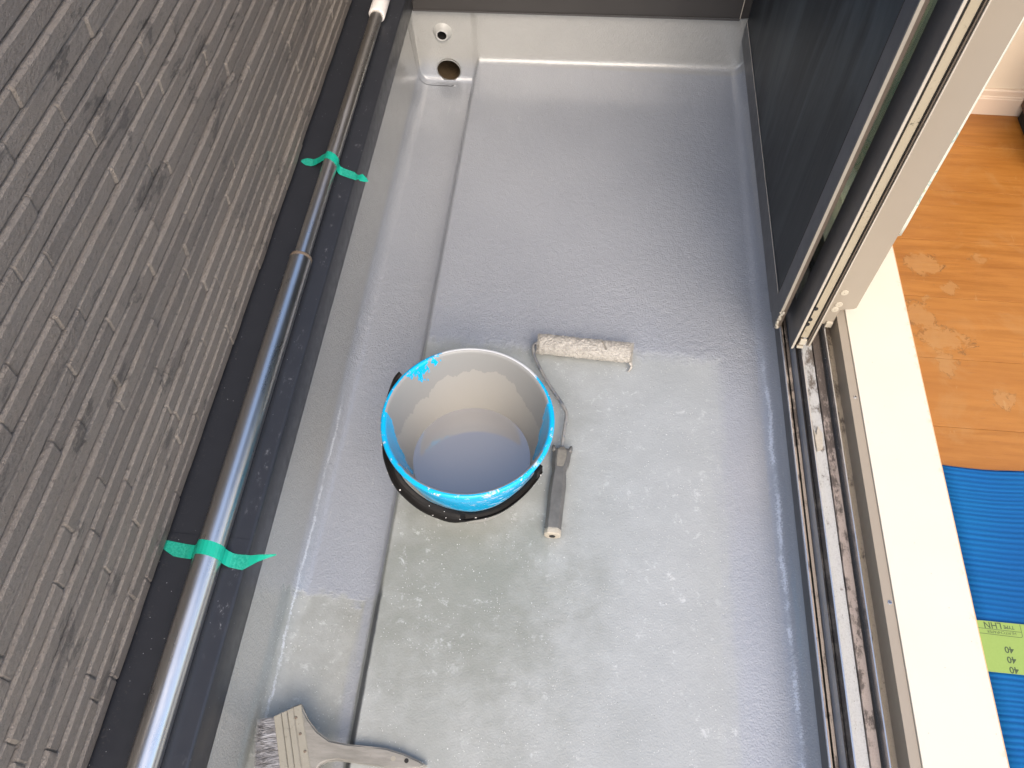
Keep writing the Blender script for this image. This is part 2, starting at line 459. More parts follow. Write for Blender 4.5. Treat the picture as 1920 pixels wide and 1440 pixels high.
M = dict(
    frp=m_frp(), tile=m_tile(), steel=m_steel(), coping=m_coping(), wood=m_wood(), bucket=m_bucket_in(), spotted=m_spotted(),
    dark_metal=simple('dark_anodised', (.062, .058, .056), .38, .0, .15, 20, .0001, 600),
    panel=simple('dark_wall_panel', (.040, .036, .033), .45, 0, .12, 6, .0002, 500),
    mesh_frame=simple('grey_screen_frame', (.066, .067, .070), .42, 0, .12, 14, .0001, 700),
    tan=simple('beige_aluminium', (.295, .252, .195), .40, 0, .05, 6, .00008, 900),
    tan_edge=simple('pale_beige_edge', (.46, .41, .33), .4, 0, .08, 30),
    brown=simple('brown_profile', (.15, .115, .085), .5, 0, .25, 60, .0003, 500),
    groove=simple('dark_groove', (.030, .027, .024), .7, 0, .3, 80, .0004, 500),
    rail=simple('bright_rail', (.55, .55, .55), .22, .8, .08, 60),
    white_board=simple('white_sill_board', (.62, .565, .455), .38, 0, .035, 9, .0001, 500),
    edge_wood=simple('raw_board_edge', (.62, .38, .20), .6, 0, .2, 60),
    plaster=simple('cream_wallpaper', (.62, .52, .39), .8, 0, .03, 8, .0004, 350),
    skirting=simple('cream_skirting', (.62, .49, .37), .45, 0, .03, 8),
    black_plastic=simple('black_plastic', (.007, .006, .0055), .5, 0, .4, 60, .0004, 250, .15),
    grey_plastic=simple('worn_grey_plastic', (.115, .112, .104), .45, 0, .45, 50, .0005, 300),
    beige_paint=simple('dried_beige_paint', (.40, .36, .29), .6, 0, .25, 120, .0008, 300),
    hole=simple('dark_hole', (.012, .011, .010), .8, 0, .3, 40),
    pvc=simple('painted_pipe', (.42, .42, .40), .3, 0, .1, 60, .0004, 200),
    slime=simple('dirty_pipe', (.085, .06, .035), .5, 0, .6, 40, .002, 90),
    rubber=simple('white_rubber', (.72, .68, .64), .55, 0, .1, 60, .0003, 300),
    white_plastic=simple('cream_plastic', (.46, .41, .32), .4, 0, .08, 60),
    cabinet=simple('dark_brown_furniture', (.07, .03, .012), .4, 0, .3, 20),
    lint=simple('pale_fibre', (.55, .55, .53), .8, 0, .2, 200),
)

def mat_tape():
    t = NT('green_tape', .34, .5)
    n = t.noise(260, 4, .8)
    flat = t.math('SUBTRACT', 1.0, t.step(t.z, .2475, .2500))
    c = t.mix(t.noise(30, 2), (.004, .34, .225), (.012, .43, .29))
    c2 = t.mix(t.step(n, .38, .64), (.006, .27, .19), (.04, .40, .28))
    t.P('Base Color', t.mix(t.mul(flat, .9), c, c2))
    t.N(t.bump(t.noise(90, 3), .0003, .6))
    t.p.inputs['Subsurface Weight'].default_value = 0.0
    return t.m
M['tape'] = mat_tape()

def mat_mesh():
    t = NT('insect_mesh', .5, .3)
    wv = t.math('SINE', t.add(t.mul(t.z, 5200.0), t.mul(t.noise(6, 2), 60.0)))
    wy = t.math('SINE', t.add(t.mul(t.y, 5200.0), t.mul(t.noise(5, 2), 55.0)))
    th = t.mx(t.step(wv, .0, .5), t.step(wy, .0, .5))
    sag = t.noise(2.6, 4, .6, vec=t.vec(1, 2.4, .5), dist=.7)
    col = t.mix(t.step(sag, .42, .75), (.016, .020, .023), (.060, .072, .076))  # faint sheen of the sagging mesh mixed into its colour
    t.P('Base Color', col)
    t.P('Alpha', .95)
    t.N(t.bump(sag, .006, .5))
    return t.m
M['mesh'] = mat_mesh()

def mat_glass():
    m = bpy.data.materials.new('pane_glass'); m.use_nodes = True
    nt = m.node_tree; nt.nodes.clear()
    out = nt.nodes.new('ShaderNodeOutputMaterial'); mx = nt.nodes.new('ShaderNodeMixShader')
    fr = nt.nodes.new('ShaderNodeFresnel'); ge = nt.nodes.new('ShaderNodeNewGeometry'); io = nt.nodes.new('ShaderNodeMath'); io.operation = 'MULTIPLY_ADD'; io.inputs[1].default_value = 1 / 1.5 - 1.5; io.inputs[2].default_value = 1.5; nt.links.new(ge.outputs['Backfacing'], io.inputs[0]); nt.links.new(io.outputs[0], fr.inputs[0])
    tr = nt.nodes.new('ShaderNodeBsdfTransparent'); tr.inputs[0].default_value = (.93, .98, .95, 1)
    gl = nt.nodes.new('ShaderNodeBsdfGlossy'); gl.inputs['Roughness'].default_value = .02
    nt.links.new(fr.outputs[0], mx.inputs[0]); nt.links.new(tr.outputs[0], mx.inputs[1]); nt.links.new(gl.outputs[0], mx.inputs[2])
    nt.links.new(mx.outputs[0], out.inputs[0])
    return m
M['glass'] = mat_glass()

def mat_paint():
    t = NT('fresh_grey_paint', .05, .5)
    ed = t.noise(120, 4, .7)
    skin = t.mul(t.step(t.noise(26, 5, .7), .64, .70), .4)
    t.P('Base Color', t.mix(skin, (.215, .21, .205), (.18, .178, .172))); t.p.inputs['Specular IOR Level'].default_value = 1.0; t.p.inputs['Coat IOR'].default_value = 2.2
    t.P('Roughness', t.math('MULTIPLY_ADD', skin, .12, .03))
    t.p.inputs['Coat Weight'].default_value = 1.0
    t.p.inputs['Coat Roughness'].default_value = .02
    t.N(t.bump(t.add(t.noise(10, 2), t.mul(ed, .06)), .0006, .35))
    return t.m
M['paint'] = mat_paint()

def mat_towel():
    t = NT('blue_ribbed_cloth', .75, .2)
    n = t.noise(300, 4, .8)
    c = t.mix(n, (.0, .085, .24), (.001, .12, .31))
    c = t.mix(t.mul(t.step(t.noise(8, 3, .6, vec=t.vec(.5, 1, 1)), .45, .7), .35), c, (.0, .10, .33))
    cr = t.math('SUBTRACT', 1.0, t.step(t.z, .1298, .1318))
    t.P('Base Color', t.mix(t.mul(cr, .55), c, (.0, .05, .20)))
    t.p.inputs['Sheen Weight'].default_value = .05
    t.N(t.bump(n, .0008, .7))
    return t.m
M['towel'] = mat_towel()

def mat_nap():
    t = NT('paint_loaded_nap', .5, .4)
    n = t.noise(160, 5, .75)
    t.P('Base Color', t.mix(t.step(n, .30, .6), (.30, .28, .245), (.41, .385, .34)))
    t.N(t.bump(t.noise(500, 4, .8), .0012, .8))
    return t.m
M['nap'] = mat_nap()

def mat_bristle():
    t = NT('painted_bristle', .5, .4)
    n = t.noise(170, 4, .7, vec=t.vec(.3, 1, 1))
    t.P('Base Color', t.mix(t.step(n, .35, .62), (.15, .145, .145), (.36, .36, .375)))
    return t.m
M['bristle'] = mat_bristle()

def mat_brushwood():
    t = NT('paint_stained_wood', .5, .4)
    g = t.noise(60, 5, .7, vec=t.vec(.15, 1, 1))
    c = t.mix(t.step(g, .35, .65), (.19, .18, .155), (.27, .255, .225))
    d = t.step(t.noise(200, 5, .75), .60, .68)
    c = t.mix(t.mul(d, .35), c, (.16, .13, .09))
    t.P('Base Color', c)
    t.N(t.bump(t.noise(220, 4, .7, vec=t.vec(.3, 1, 1)), .0006, .6))
    return t.m
M['brushwood'] = mat_brushwood()
def mat_ferrule():
    t = NT('paint_caked_ferrule', .45, .4)
    g = t.noise(35, 5, .7)
    c = t.mix(g, (.25, .232, .185), (.33, .31, .255))
    d = t.mul(t.step(t.noise(150, 5, .8), .57, .66), t.step(t.noise(20, 3), .42, .6))
    t.P('Base Color', t.mix(t.mul(d, .6), c, (.10, .09, .075)))
    t.N(t.bump(t.noise(260, 4, .7), .0005, .6))
    return t.m
M['ferrule'] = mat_ferrule()

def mat_board():
    t = NT('scuffed_cream_board', .36, .5)
    c = t.mix(t.noise(7, 3), (.60, .55, .445), (.65, .60, .49))
    sc = t.mul(t.step(t.noise(70, 5, .8, vec=t.vec(1, .6, 1)), .68, .74), t.step(t.noise(11, 3, .6), .52, .62))
    c = t.mix(t.mul(sc, .55), c, (.30, .27, .22))
    d = t.mul(t.math('LESS_THAN', t.voro(40), .045), .5)
    c = t.mix(d, c, (.25, .22, .18))
    ed = t.mul(t.step(t.x, .728, .741), t.step(t.noise(60, 4, .7), .56, .62))
    c = t.mix(t.mul(ed, .5), c, (.55, .38, .25))
    t.P('Base Color', c)
    return t.m
M['white_board'] = mat_board()

def mat_curtain():
    t = NT('leaf_print_curtain', .85, .2)
    v = t.voro(26, vec=t.vec(1, 1, .8), out='Distance')
    lines = t.math('LESS_THAN', t.math('ABSOLUTE', t.sub(v, .38)), .03)
    leaf = t.math('LESS_THAN', v, .16)
    pick = t.math('GREATER_THAN', t.noise(6, 2), .52)
    c = t.mix(t.mul(t.mul(leaf, pick), .5), (.82, .84, .78), (.45, .62, .20))
    c = t.mix(t.mul(t.mul(lines, pick), .6), c, (.35, .62, .58))
    t.P('Base Color', c)
    tl = t.t.nodes.new('ShaderNodeBsdfTranslucent'); t.t.links.new(c, tl.inputs[0])
    ms = t.t.nodes.new('ShaderNodeMixShader'); ms.inputs[0].default_value = .5
    t.t.links.new(t.p.outputs[0], ms.inputs[1]); t.t.links.new(tl.outputs[0], ms.inputs[2])
    t.t.links.new(ms.outputs[0], t.t.nodes['Material Output'].inputs[0])
    return t.m
M['curtain'] = mat_curtain()

M['trk_outer'] = m_track('gritty_outer_lip', (.33, .27, .21), (.055, .042, .032), .55)
M['trk_dark'] = m_track('grimy_brush_groove', (.16, .145, .13), (.022, .018, .016), 1.1, .6)
M['trk_mid'] = m_track('aluminium_track_bed', (.43, .43, .41), (.075, .055, .038), .30, .35)
M['trk_side'] = m_track('brown_track_ledge', (.32, .265, .225), (.05, .038, .030), .75)
M['trk_tan'] = m_track('tan_track_bed', (.34, .28, .20), (.075, .055, .04), .35)

# ================================================================ BALCONY FLOOR (FRP tray)
XL, XR = -.487, .492
def ywall(x): return 2.125 + .03 * x
def wallh(d, r, m=12.0):
    if d >= r: return 0.0
    if d >= 0: return r - math.sqrt(max(0.0, r * r - (r - d) ** 2))
    return r - d * m
def floor_z(x, y):
    g = -.044 - .012 * max(0, y)
    s = min(1, max(0, (x + .326) / .024)); s = s * s * (3 - 2 * s)
    return g * (1 - s) + .0 * s
def frp_h(x, y):
    h1 = wallh(x - XL, .034)
    h2 = wallh(XR - x, .045, 9)
    h3 = wallh(ywall(x) - y, .020, 14)
    w_ = (h1 ** 3 + h2 ** 3 + h3 ** 3) ** (1 / 3)
    z = floor_z(x, y) + w_
    z += .0007 * noise.noise(Vector((x * 9, y * 9, 0)))
    return min(z, .185)
def lin(a, b, step):
    n = max(1, round((b - a) / step)); return [a + (b - a) * i / n for i in range(n)]
xs = lin(-.508, XL, .0006) + lin(XL, XL + .008, .0008) + lin(XL + .008, XL + .036, .0025) + lin(-.451, -.33, .006) + lin(-.33, -.298, .002) + \
     lin(-.298, .44, .02) + lin(.44, .484, .003) + lin(.484, .492, .0009) + lin(.492, .5001, .0009) + [.5001]
ys_main = lin(-.9, 2.04, .02) + lin(2.04, 2.09, .006)
vs, fs, cols = [], [], len(xs)
rows = []
for y in ys_main: rows.append([(x, y) for x in xs])
# rows near the far upstand follow the slanted wall line
offs = [.030, .026, .022, .019, .016, .013, .0105, .008, .006, .0045, .003, .0018, .0008, 0]
o = 0
while o > -.0195: o -= .00032; offs.append(o)
for d in offs: rows.append([(x, ywall(x) - d) for x in xs])
HOLES = [(-.397, -.034, .0355), (-.409, .084, .0150)]
for r_ in rows:
    for (x, y) in r_:
        z = frp_h(x, y)
        if y > ywall(x) - .0075:
            for hx, hz, hr in HOLES:
                dx, dz = x - hx, z - hz
                L = math.hypot(dx, dz)
                if hr < L < hr + .004 or (hr - .003 < L <= hr):
                    x = hx + dx / L * hr; z = hz + dz / L * hr
                if hx < -.39 and hz > .05 and hr < L < .034:     # flared collar round the overflow
                    pass
        vs.append((x, y, z))
nr = len(rows)
for i in range(nr - 1):
    for j in range(cols - 1):
        a = i * cols + j
        q = (a, a + 1, a + 1 + cols, a + cols)
        cx = sum(vs[k][0] for k in q) / 4; cy = sum(vs[k][1] for k in q) / 4; cz = sum(vs[k][2] for k in q) / 4
        if cy > ywall(cx) - .0075 and any(math.hypot(cx - hx, cz - hz) < hr for hx, hz, hr in HOLES): continue
        fs.append(q)
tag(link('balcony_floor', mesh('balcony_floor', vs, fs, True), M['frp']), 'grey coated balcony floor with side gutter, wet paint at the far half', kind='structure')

# drain hole and overflow in the far upstand
dr = tag(empty('drain_outlet', (-.397, 2.113, -.034)), 'round drain hole low in the far upstand at the end of the gutter', 'drain')
vs, fs = tube([(0, 0.0, 0), (0, .25, -.03)], .0362, 40, False)
link('pipe', mesh('pipe', vs, fs, True), M['slime'], dr)
vs, fs = tube([(0, .0, 0), (0, .0055, 0)], [.0385, .0358], 40, False)
vs, fs = lathe([(.0352, .004), (.0358, -.0006), (.0366, -.0006), (.0372, .004)], 48, False)
o = link('collar', mesh('collar', vs, fs, True), M['pvc'], dr); o.rotation_euler = (R(90), 0, 0)
bm = bmesh.new(); bmesh.ops.create_circle(bm, cap_ends=True, radius=.036, segments=32)
o = link('pipe_end', from_bm('pipe_end', bm), M['hole'], dr); o.rotation_euler = (R(90), 0, 0); o.location = (0, .24, -.03)
ov = tag(empty('overflow_pipe', (-.409, 2.108, .084)), 'small round overflow pipe with white lip above the drain hole', 'pipe')
vs, fs = lathe([(.0135, .0), (.0140, -.002), (.0160, -.003), (.0180, -.001), (.0200, .004), (.0235, .010), (.030, .016)], 40)
o = link('collar', mesh('collar', vs, fs, True), M['pvc'], ov); o.rotation_euler = (R(-90), 0, 0); o.rotation_euler = (R(-90), 0, 0)
vs, fs = tube([(0, -.001, 0), (0, .12, 0)], .0138, 32, False)
link('pipe', mesh('pipe', vs, fs, True), M['hole'], ov)
bm = bmesh.new(); bmesh.ops.create_circle(bm, cap_ends=True, radius=.0138, segments=24)
o = link('pipe_end', from_bm('pipe_end', bm), M['hole'], ov); o.rotation_euler = (R(90), 0, 0); o.location = (0, .1, 0)

# ================================================================ LEDGE (folded sheet metal) under the siding
def ledge_sheet(y0, y1, dz):
    prof = [(-.68, .245), (-.489, .245), (-.4860, .2443), (-.4845, .2420), (-.4840, .239), (-.4840, .1715), (-.4846, .1700), (-.488, .1700), (-.488, .1745), (-.510, .1745)]
    prof = [(x + dz * .6, z + dz) for x, z in prof]
    n = len(prof); vs = [(x, y0, z) for x, z in prof] + [(x, y1, z) for x, z in prof]
    return mesh('sheet', vs, [(k, k + 1, n + k + 1, n + k) for k in range(n - 1)], True)
lg = tag(empty('metal_ledge', (0, 0, 0)), 'dark folded metal ledge between the stone siding and the grey upstand', 'ledge')
o = link('sheet', ledge_sheet(.4575, 2.10, 0.0), M['coping'], lg)
o = link('sheet', ledge_sheet(-.9, .4600, .0012), M['coping'], lg)
for o in lg.children:
    md = o.modifiers.new('thick', 'SOLIDIFY'); md.thickness = .0008; md.offset = -1
    md2 = o.modifiers.new('edge', 'EDGE_SPLIT'); md2.split_angle = R(50)

# ================================================================ SIDING WALL of stacked stone strips
sw = tag(empty('siding_wall', (-.66, .6, .252)), 'tall parapet wall faced with brown stacked stone strips', 'wall')
part('wall_core', M['panel'], sw, [(-.76, -.633, -.9, 2.16, .2505, 1.13)], rel=(-.66, .6, .252))
part('wall_cap', M['dark_metal'], sw, [(-.775, -.612, -.9, 2.16, 1.1315, 1.15)], .002, rel=(-.66, .6, .252))
PITCH = .0315
def tile_mesh(L, rnd):
    """strip of split stone: rough front, bevelled upper ledge, chipped ends"""
    n = max(5, int(L / .035))
    vs, fs = [], []
    ys = [0, .0040] + [L * (k + rnd.uniform(-.25, .25)) / n for k in range(1, n)] + [L - .0026, L - .0003]
    ph = rnd.uniform(0, 9)
    for k, y in enumerate(ys):
        end = k in (0, len(ys) - 1)
        f = -.0042 if k == 0 else (-.0010 if end else .0)
        wob = noise.noise(Vector((ph, y * 14, 0))) * .0010 + rnd.uniform(-.0003, .0003)
        bz = PITCH - .0050 + noise.noise(Vector((ph + 5, y * 22, 0))) * .0012 - (.0022 if k == 0 else 0) + rnd.uniform(-.0003, .0003)
        fo = wob + f
        vs += [(-.012, y, .0012), (.0028 + fo, y, .0012), (.0046 + fo, y, .0036 + rnd.uniform(-.0005, .0005)), (.0070 + fo, y, bz), (.0028 + fo * .4, y, PITCH - .0018), (-.0035, y, PITCH - .0010), (-.012, y, PITCH - .0010)]
    m_ = 7
    for k in range(len(ys) - 1):
        for q in range(m_ - 1):
            fs.append((k * m_ + q, (k + 1) * m_ + q, (k + 1) * m_ + q + 1, k * m_ + q + 1))
    fs.append(tuple(range(m_))); fs.append(tuple((len(ys) - 1) * m_ + q for q in range(m_))[::-1])
    return mesh('tile', vs, fs)
rnd = random.Random(11)
LEN = [.15, .19, .23, .27, .32, .38]
variants = {L: [tile_mesh(L, rnd) for _ in range(4)] for L in LEN}
for c in range(28):
    z = .2530 + c * PITCH
    y = -.42 - rnd.uniform(0, .3)
    ymax = 2.14
    # strips wholly above the frame are only kept as far as the near part can be seen
    while y < ymax - .05:
        L = rnd.choice(LEN)
        if y + L > ymax: L = max([q for q in LEN if y + q <= ymax + .03] or [.15])
        vis_lo = -.35 
        vis_hi = 2.2 - (z - .25) * 1.45
        if y + L > vis_lo and y < vis_hi + .15:
            o = link('tile', rnd.choice(variants[L]), M['tile'], sw)
            o.location = (-.6275 + rnd.choice([-.0018, 0, 0, .0012, .0024]) + .66, y - .6, z - .252)
        y += L
# the strips further up, outside the frame, joined into one part
bm = bmesh.new()
for c in range(28):
    z = .2530 + c * PITCH
    hi = 2.2 - (z - .25) * 1.45 + .15 + .35
    if hi < 2.12: box_bm(bm, -.6345 + .66, -.6215 + .66, hi - .6, 2.13 - .6, z + .001 - .252, z + PITCH - .001 - .252)
o = link('upper_tiles', from_bm('upper_tiles', bm), M['tile'], sw); o['kind'] = 'stuff'

# ================================================================ END WALL above the far upstand
ew = tag(empty('end_wall', (0, 2.2, .165)), 'dark brown metal clad wall closing the far end of the balcony', 'wall')
bm = bmesh.new()
xa, xb = -.4875, .4415
vsx = [(xa, ywall(xa) + .0015 - .008), (xb, ywall(xb) - .0065 + .002), (.62, 2.17), (.62, 2.40), (-.80, 2.40), (-.80, ywall(xa) - .0065), (-.6, ywall(xa) - .0065)]
# cladding sheet with a drip edge over the coating
f = [bm.verts.new((x, y - 2.2, 0.0)) for x, y in vsx]
ff = bm.faces.new(f)
r = bmesh.ops.extrude_face_region(bm, geom=[ff])
for v in [g for g in r['geom'] if isinstance(g, bmesh.types.BMVert)]: v.co.z = 1.15
link('cladding', from_bm('cladding', bm), M['panel'], ew)
def yb(x): return ywall(x) - .0075
vsb = [(xa + .001, yb(xa)), (xb, yb(xb)), (xb, yb(xb) - .0012), (xa + .001, yb(xa) - .0012)]
bm = extrude_poly([(x, y - 2.2) for x, y in vsb], -.004, .0010)
link('drip_edge', from_bm('drip_edge', bm), M['dark_metal'], ew)
part('corner_trim', M['tan_edge'], ew, [(.4405, .4425, 2.128, 2.131, .168, 1.14)], rel=(0, 2.2, .165))

# ================================================================ DOOR SILL with tracks
SY0, SY1 = -.9, 2.16
ds = tag(empty('door_sill', (.54, .6, .09)), 'aluminium sliding door sill with gritty dirty tracks beside the balcony floor', 'door sill')
RL = (.54, .6, .09)
part('apron', M['mesh_frame'], ds, [(.4855, .489, SY0, SY1, .045, .0975)], rel=RL)
part('outer_lip', M['rail'], ds, [(.4795, .4818, SY0, 1.098, .0955, .1005)], .0004, rel=RL)
part('outer_shelf', M['trk_outer'], ds, [(.4818, .4945, SY0, SY1, .092, .0975)], .0006, rel=RL)
part('brush_groove', M['trk_dark'], ds, [(.4945, .5010, SY0, SY1, .088, .0930), (.5052, .5140, SY0, SY1, .084, .0885)], .0004, rel=RL)
part('brush_ridge', M['trk_side'], ds, [(.5010, .5052, SY0, SY1, .088, .0975)], .0008, rel=RL)
part('rail', M['rail'], ds, [(.5150, .5180, SY0, SY1, .082, .1110)], .0006, rel=RL)
part('track_bed', M['trk_mid'], ds, [(.5180, .5480, SY0, SY1, .080, .0860)], .0004, rel=RL)
part('bed_step', M['trk_side'], ds, [(.5492, .5650, SY0, SY1, .080, .0905)], .0006, rel=RL)
part('rail', M['rail'], ds, [(.5700, .5728, SY0, SY1, .080, .1110)], .0006, rel=RL)
part('groove_bed', M['groove'], ds, [(.5480, .5492, SY0, SY1, .080, .083), (.5650, .5700, SY0, SY1, .080, .084), (.5140, .5150, SY0, SY1, .080, .084)], rel=RL)
part('inner_bed', M['trk_tan'], ds, [(.5728, .5905, SY0, SY1, .080, .0935)], .0004, rel=RL)
il = part('inner_lip', M['tan'], ds, [(.5905, .6085, SY0, SY1, .080, .1370)], .0008, rel=RL)
for k, y in enumerate((.905, .486, .07)):
    bm = bmesh.new()
    bmesh.ops.create_cone(bm, cap_ends=True, segments=16, radius1=.0040, radius2=.0034, depth=.0010)
    o = link('screw', from_bm('screw', bm), M['rail'], ds); o.location = (.6015 - .54, y - .6, .1376 - .09)
    bm = bmesh.new()
    for a in (0, 1):
        box_bm(bm, -.0026 if a else -.0005, .0026 if a else .0005, -.0005 if a else -.0026, .0005 if a else .0026, -.0002, .00025 + a * .00003)
    q = link('screw_slot', from_bm('screw_slot', bm), M['hole'], o); q.location = (0, 0, .0006); q.rotation_euler = (0, 0, .4 + k)
# grit lying in the tracks
bm = bmesh.new(); rg = random.Random(3)
for _ in range(2600):
    y = rg.betavariate(2.2, 1.3) * 1.35 - .2
    lane = rg.choice([(.4825, .494, .0975), (.4945, .501, .093), (.5185, .547, .086), (.544, .5478, .086), (.5495, .5640, .0905), (.5640, .5695, .084), (.574, .590, .0935), (.5055, .5135, .0885), (.586, .5903, .0935)])
    x = rg.uniform(lane[0], lane[1]); s = rg.uniform(.0003, .0011) * (1.6 if rg.random() < .06 else 1)
    v = [bm.verts.new((x + rg.uniform(-s, s), y + rg.uniform(-s, s) * 1.6, lane[2] - .0002)) for _ in range(3)]
    tp = bm.verts.new((x, y, lane[2] + s * .8))
    for a in range(3): bm.faces.new((v[a], v[(a + 1) % 3], tp))
for v in bm.verts: v.co -= Vector(RL)
o = link('grit', from_bm('grit', bm), simple('track_grit', (.16, .12, .085), .8, 0, .7, 900), ds); o['kind'] = 'stuff'
# dead-leaf crumb caught in the middle track
bm = extrude_poly([(.5290 - .54, .800 - .6), (.5400 - .54, .806 - .6), (.5440 - .54, .842 - .6), (.5360 - .54, .858 - .6), (.5310 - .54, .838 - .6), (.5270 - .54, .850 - .6)], -.0028, .0010, .0005)
link('debris', from_bm('debris', bm), M['beige_paint'], ds)

# ================================================================ WHITE SILL BOARD and WOOD FLOOR
wb = tag(empty('threshold_board', (.675, .6, .14)), 'cream white painted threshold board between the door sill and the wood floor', 'threshold')
RB = (.675, .6, .14)
part('board', M['white_board'], wb, [(.6090, .7405, -.9, 1.83, .105, .1400)], .0012, rel=RB)
part('raw_edge', M['edge_wood'], wb, [(.7406, .7424, -.9, 1.83, .105, .1392)], .0004, rel=RB)
wf = tag(empty('wood_floor', (1.4, .5, .125)), 'orange brown wooden plank floor of the room', kind='structure')
edges = [-1.0, -.645, -.478, -.311, -.144, .023, .190, .357, .524, .691, .858, 1.025, 1.191, 1.3625, 1.530, 1.697, 1.836]
for k in range(len(edges) - 1):
    y0, y1 = edges[k], edges[k + 1]
    joint = [1.9, 2.3, 1.55, 2.1][k % 4]
    for (a, b) in ((.7426, joint), (joint, 2.9)):
        bm = bmesh.new(); box_bm(bm, a + .0003 - 1.4, b - .0003 - 1.4, y0 + .0004 - .5, y1 - .0004 - .5, -.018, rnd.uniform(-.0003, 0), .0008)
        link('plank', from_bm('plank', bm), M['wood'], wf)
rw = tag(empty('room_wall', (1.6, 1.84, .125)), 'cream papered room wall behind the wooden floor', 'wall')
part('wall_face', M['plaster'], rw, [(.745, 2.9, 1.837, 1.93, .125, 2.4)], rel=(1.6, 1.84, .125))
sk = [(1.8368, .1255), (1.824, .1255), (1.824, .172), (1.8255, .1745), (1.8255, .178), (1.8275, .180), (1.8275, .194), (1.8295, .1975), (1.8368, .1975)]
n = len(sk); vs = [(.745 - 1.6, y - 1.84, z - .125) for y, z in sk] + [(2.9 - 1.6, y - 1.84, z - .125) for y, z in sk]
fs = [(k, (k + 1) % n, n + (k + 1) % n, n + k) for k in range(n)] + [tuple(range(n)), tuple(range(n, 2 * n))[::-1]]
o = link('skirting_board', mesh('skirting_board', vs, fs), M['skirting'], rw)
cb = tag(empty('cabinet', (1.35, 1.72, .125)), 'dark brown furniture on the wood floor by the cream wall', 'furniture')
part('cabinet_body', M['cabinet'], cb, [(1.135, 1.60, 1.585, 1.822, .160, .62)], .004, rel=(1.35, 1.72, .125))
part('plinth', M['hole'], cb, [(1.145, 1.59, 1.595, 1.815, .1253, .160)], rel=(1.35, 1.72, .125))

# ================================================================ SLIDING DOORS, SCREEN
ZT = 1.95
def door(name, label, cat, loc): return tag(empty(name, loc), label, cat)
# insect screen, outermost
L0 = (.47, 1.09, .105)
sc = door('screen_door', 'dark grey framed sliding insect screen nearest the balcony', 'screen door', L0)
part('stile', M['mesh_frame'], sc, [(.4620, .4640, 1.0905, 1.1370, .105, ZT)], .0005, rel=L0)
part('stile_edge', M['tan_edge'], sc, [(.4640, .4700, 1.0905, 1.0935, .118, ZT)], .0006, rel=L0)
part('stile_back', M['brown'], sc, [(.4700, .4770, 1.0915, 1.0945, .105, ZT), (.4640, .4740, 1.0950, 1.136, .112, ZT)], .0004, rel=L0)
part('bottom_rail', M['mesh_frame'], sc, [(.4620, .4750, 1.1372, 2.128, .100, .1640)], .0010, rel=L0)
part('spline_bead', M['tan_edge'], sc, [(.4612, .4622, 1.1380, 2.128, .1640, .1656)], .0003, rel=L0)
part('spline_bead', M['groove'], sc, [(.4614, .4632, 1.1372, 1.1392, .166, ZT)], .0003, rel=L0)
part('insect_mesh', M['mesh'], sc, [(.4640, .4646, 1.1392, 2.128, .1660, ZT)], rel=L0)
part('top_rail', M['mesh_frame'], sc, [(.4620, .4750, 1.0905, 2.128, ZT, ZT + .05)], .001, rel=L0)
bm = bmesh.new(); rr_ = random.Random(5)    # crumbling pile seal at the foot of the screen
for k in range(16):
    a = k * .0035
    bmesh.ops.create_icosphere(bm, subdivisions=1, radius=rr_.uniform(.0022, .0042), matrix=Matrix.Translation((.4665 - L0[0] + rr_.uniform(-.002, .003), rr_.uniform(-.003, .0015), a + .004)) @ Matrix.Scale(rr_.uniform(.8, 1.8), 4, (0, 0, 1)))
link('frayed_seal', from_bm('frayed_seal', bm), M['white_plastic'], sc)

# outer glazed sash
L1 = (.507, 1.03, .12)
so = door('outer_sliding_door', 'dark framed glass sliding door in the middle, behind the insect screen', 'sliding door', L1)
part('stile', M['dark_metal'], so, [(.4905, .4935, 1.0300, 1.1000, .120, ZT)], .0004, rel=L1)
part('stile_lip', M['tan_edge'], so, [(.4905, .4952, 1.0268, 1.0298, .120, ZT)], .0006, rel=L1)
part('stile_lip', M['tan_edge'], so, [(.5232, .5255, 1.0280, 1.0310, .130, ZT)], .0006, rel=L1)
part('stile_channel', M['brown'], so, [(.4952, .4985, 1.0330, 1.0350, .125, ZT), (.4935, .5255, 1.0445, 1.0960, .14, ZT), (.5205, .5232, 1.033, 1.0350, .125, ZT)], .0003, rel=L1)
part('stile_groove', M['groove'], so, [(.4985, .5030, 1.0380, 1.0400, .125, ZT), (.5175, .5205, 1.038, 1.040, .125, ZT)], .0002, rel=L1)
part('pocket', M['spotted'], so, [(.5030, .5175, 1.0350, 1.0380, .150, ZT)], .0012, rel=L1)
part('stile_inside', M['tan'], so, [(.5257, .5290, 1.0310, 1.0980, .125, ZT)], .0005, rel=L1)
part('bottom_rail', M['dark_metal'], so, [(.4915, .5270, 1.1002, 2.12, .113, .185)], .001, rel=L1)
part('top_rail', M['dark_metal'], so, [(.4915, .5270, 1.0300, 2.12, ZT, ZT + .05)], .001, rel=L1)
part('pane', M['glass'], so, [(.5060, .5110, 1.0970, 2.12, .185, ZT)], rel=L1)
part('roller_block', M['white_plastic'], so, [(.5035, .5165, 1.0300, 1.0340, .131, .148), (.5030, .5165, 1.0310, 1.0370, .1165, .122)], .001, rel=L1)
part('roller_block', M['brown'], so, [(.5040, .5160, 1.0350, 1.0800, .112, .131)], .001, rel=L1)
for (x, z) in ((.5005, .247), (.5000, .212), (.4995, .196)):
    bm = bmesh.new(); bmesh.ops.create_cone(bm, cap_ends=True, segments=16, radius1=.0045, radius2=.0045, depth=.002)
    o = link('screw_hole', from_bm('screw_hole', bm), M['hole'], so); o.rotation_euler = (R(90), 0, 0); o.location = (x + .0035 - L1[0], 1.0340 - L1[1], z - L1[2])
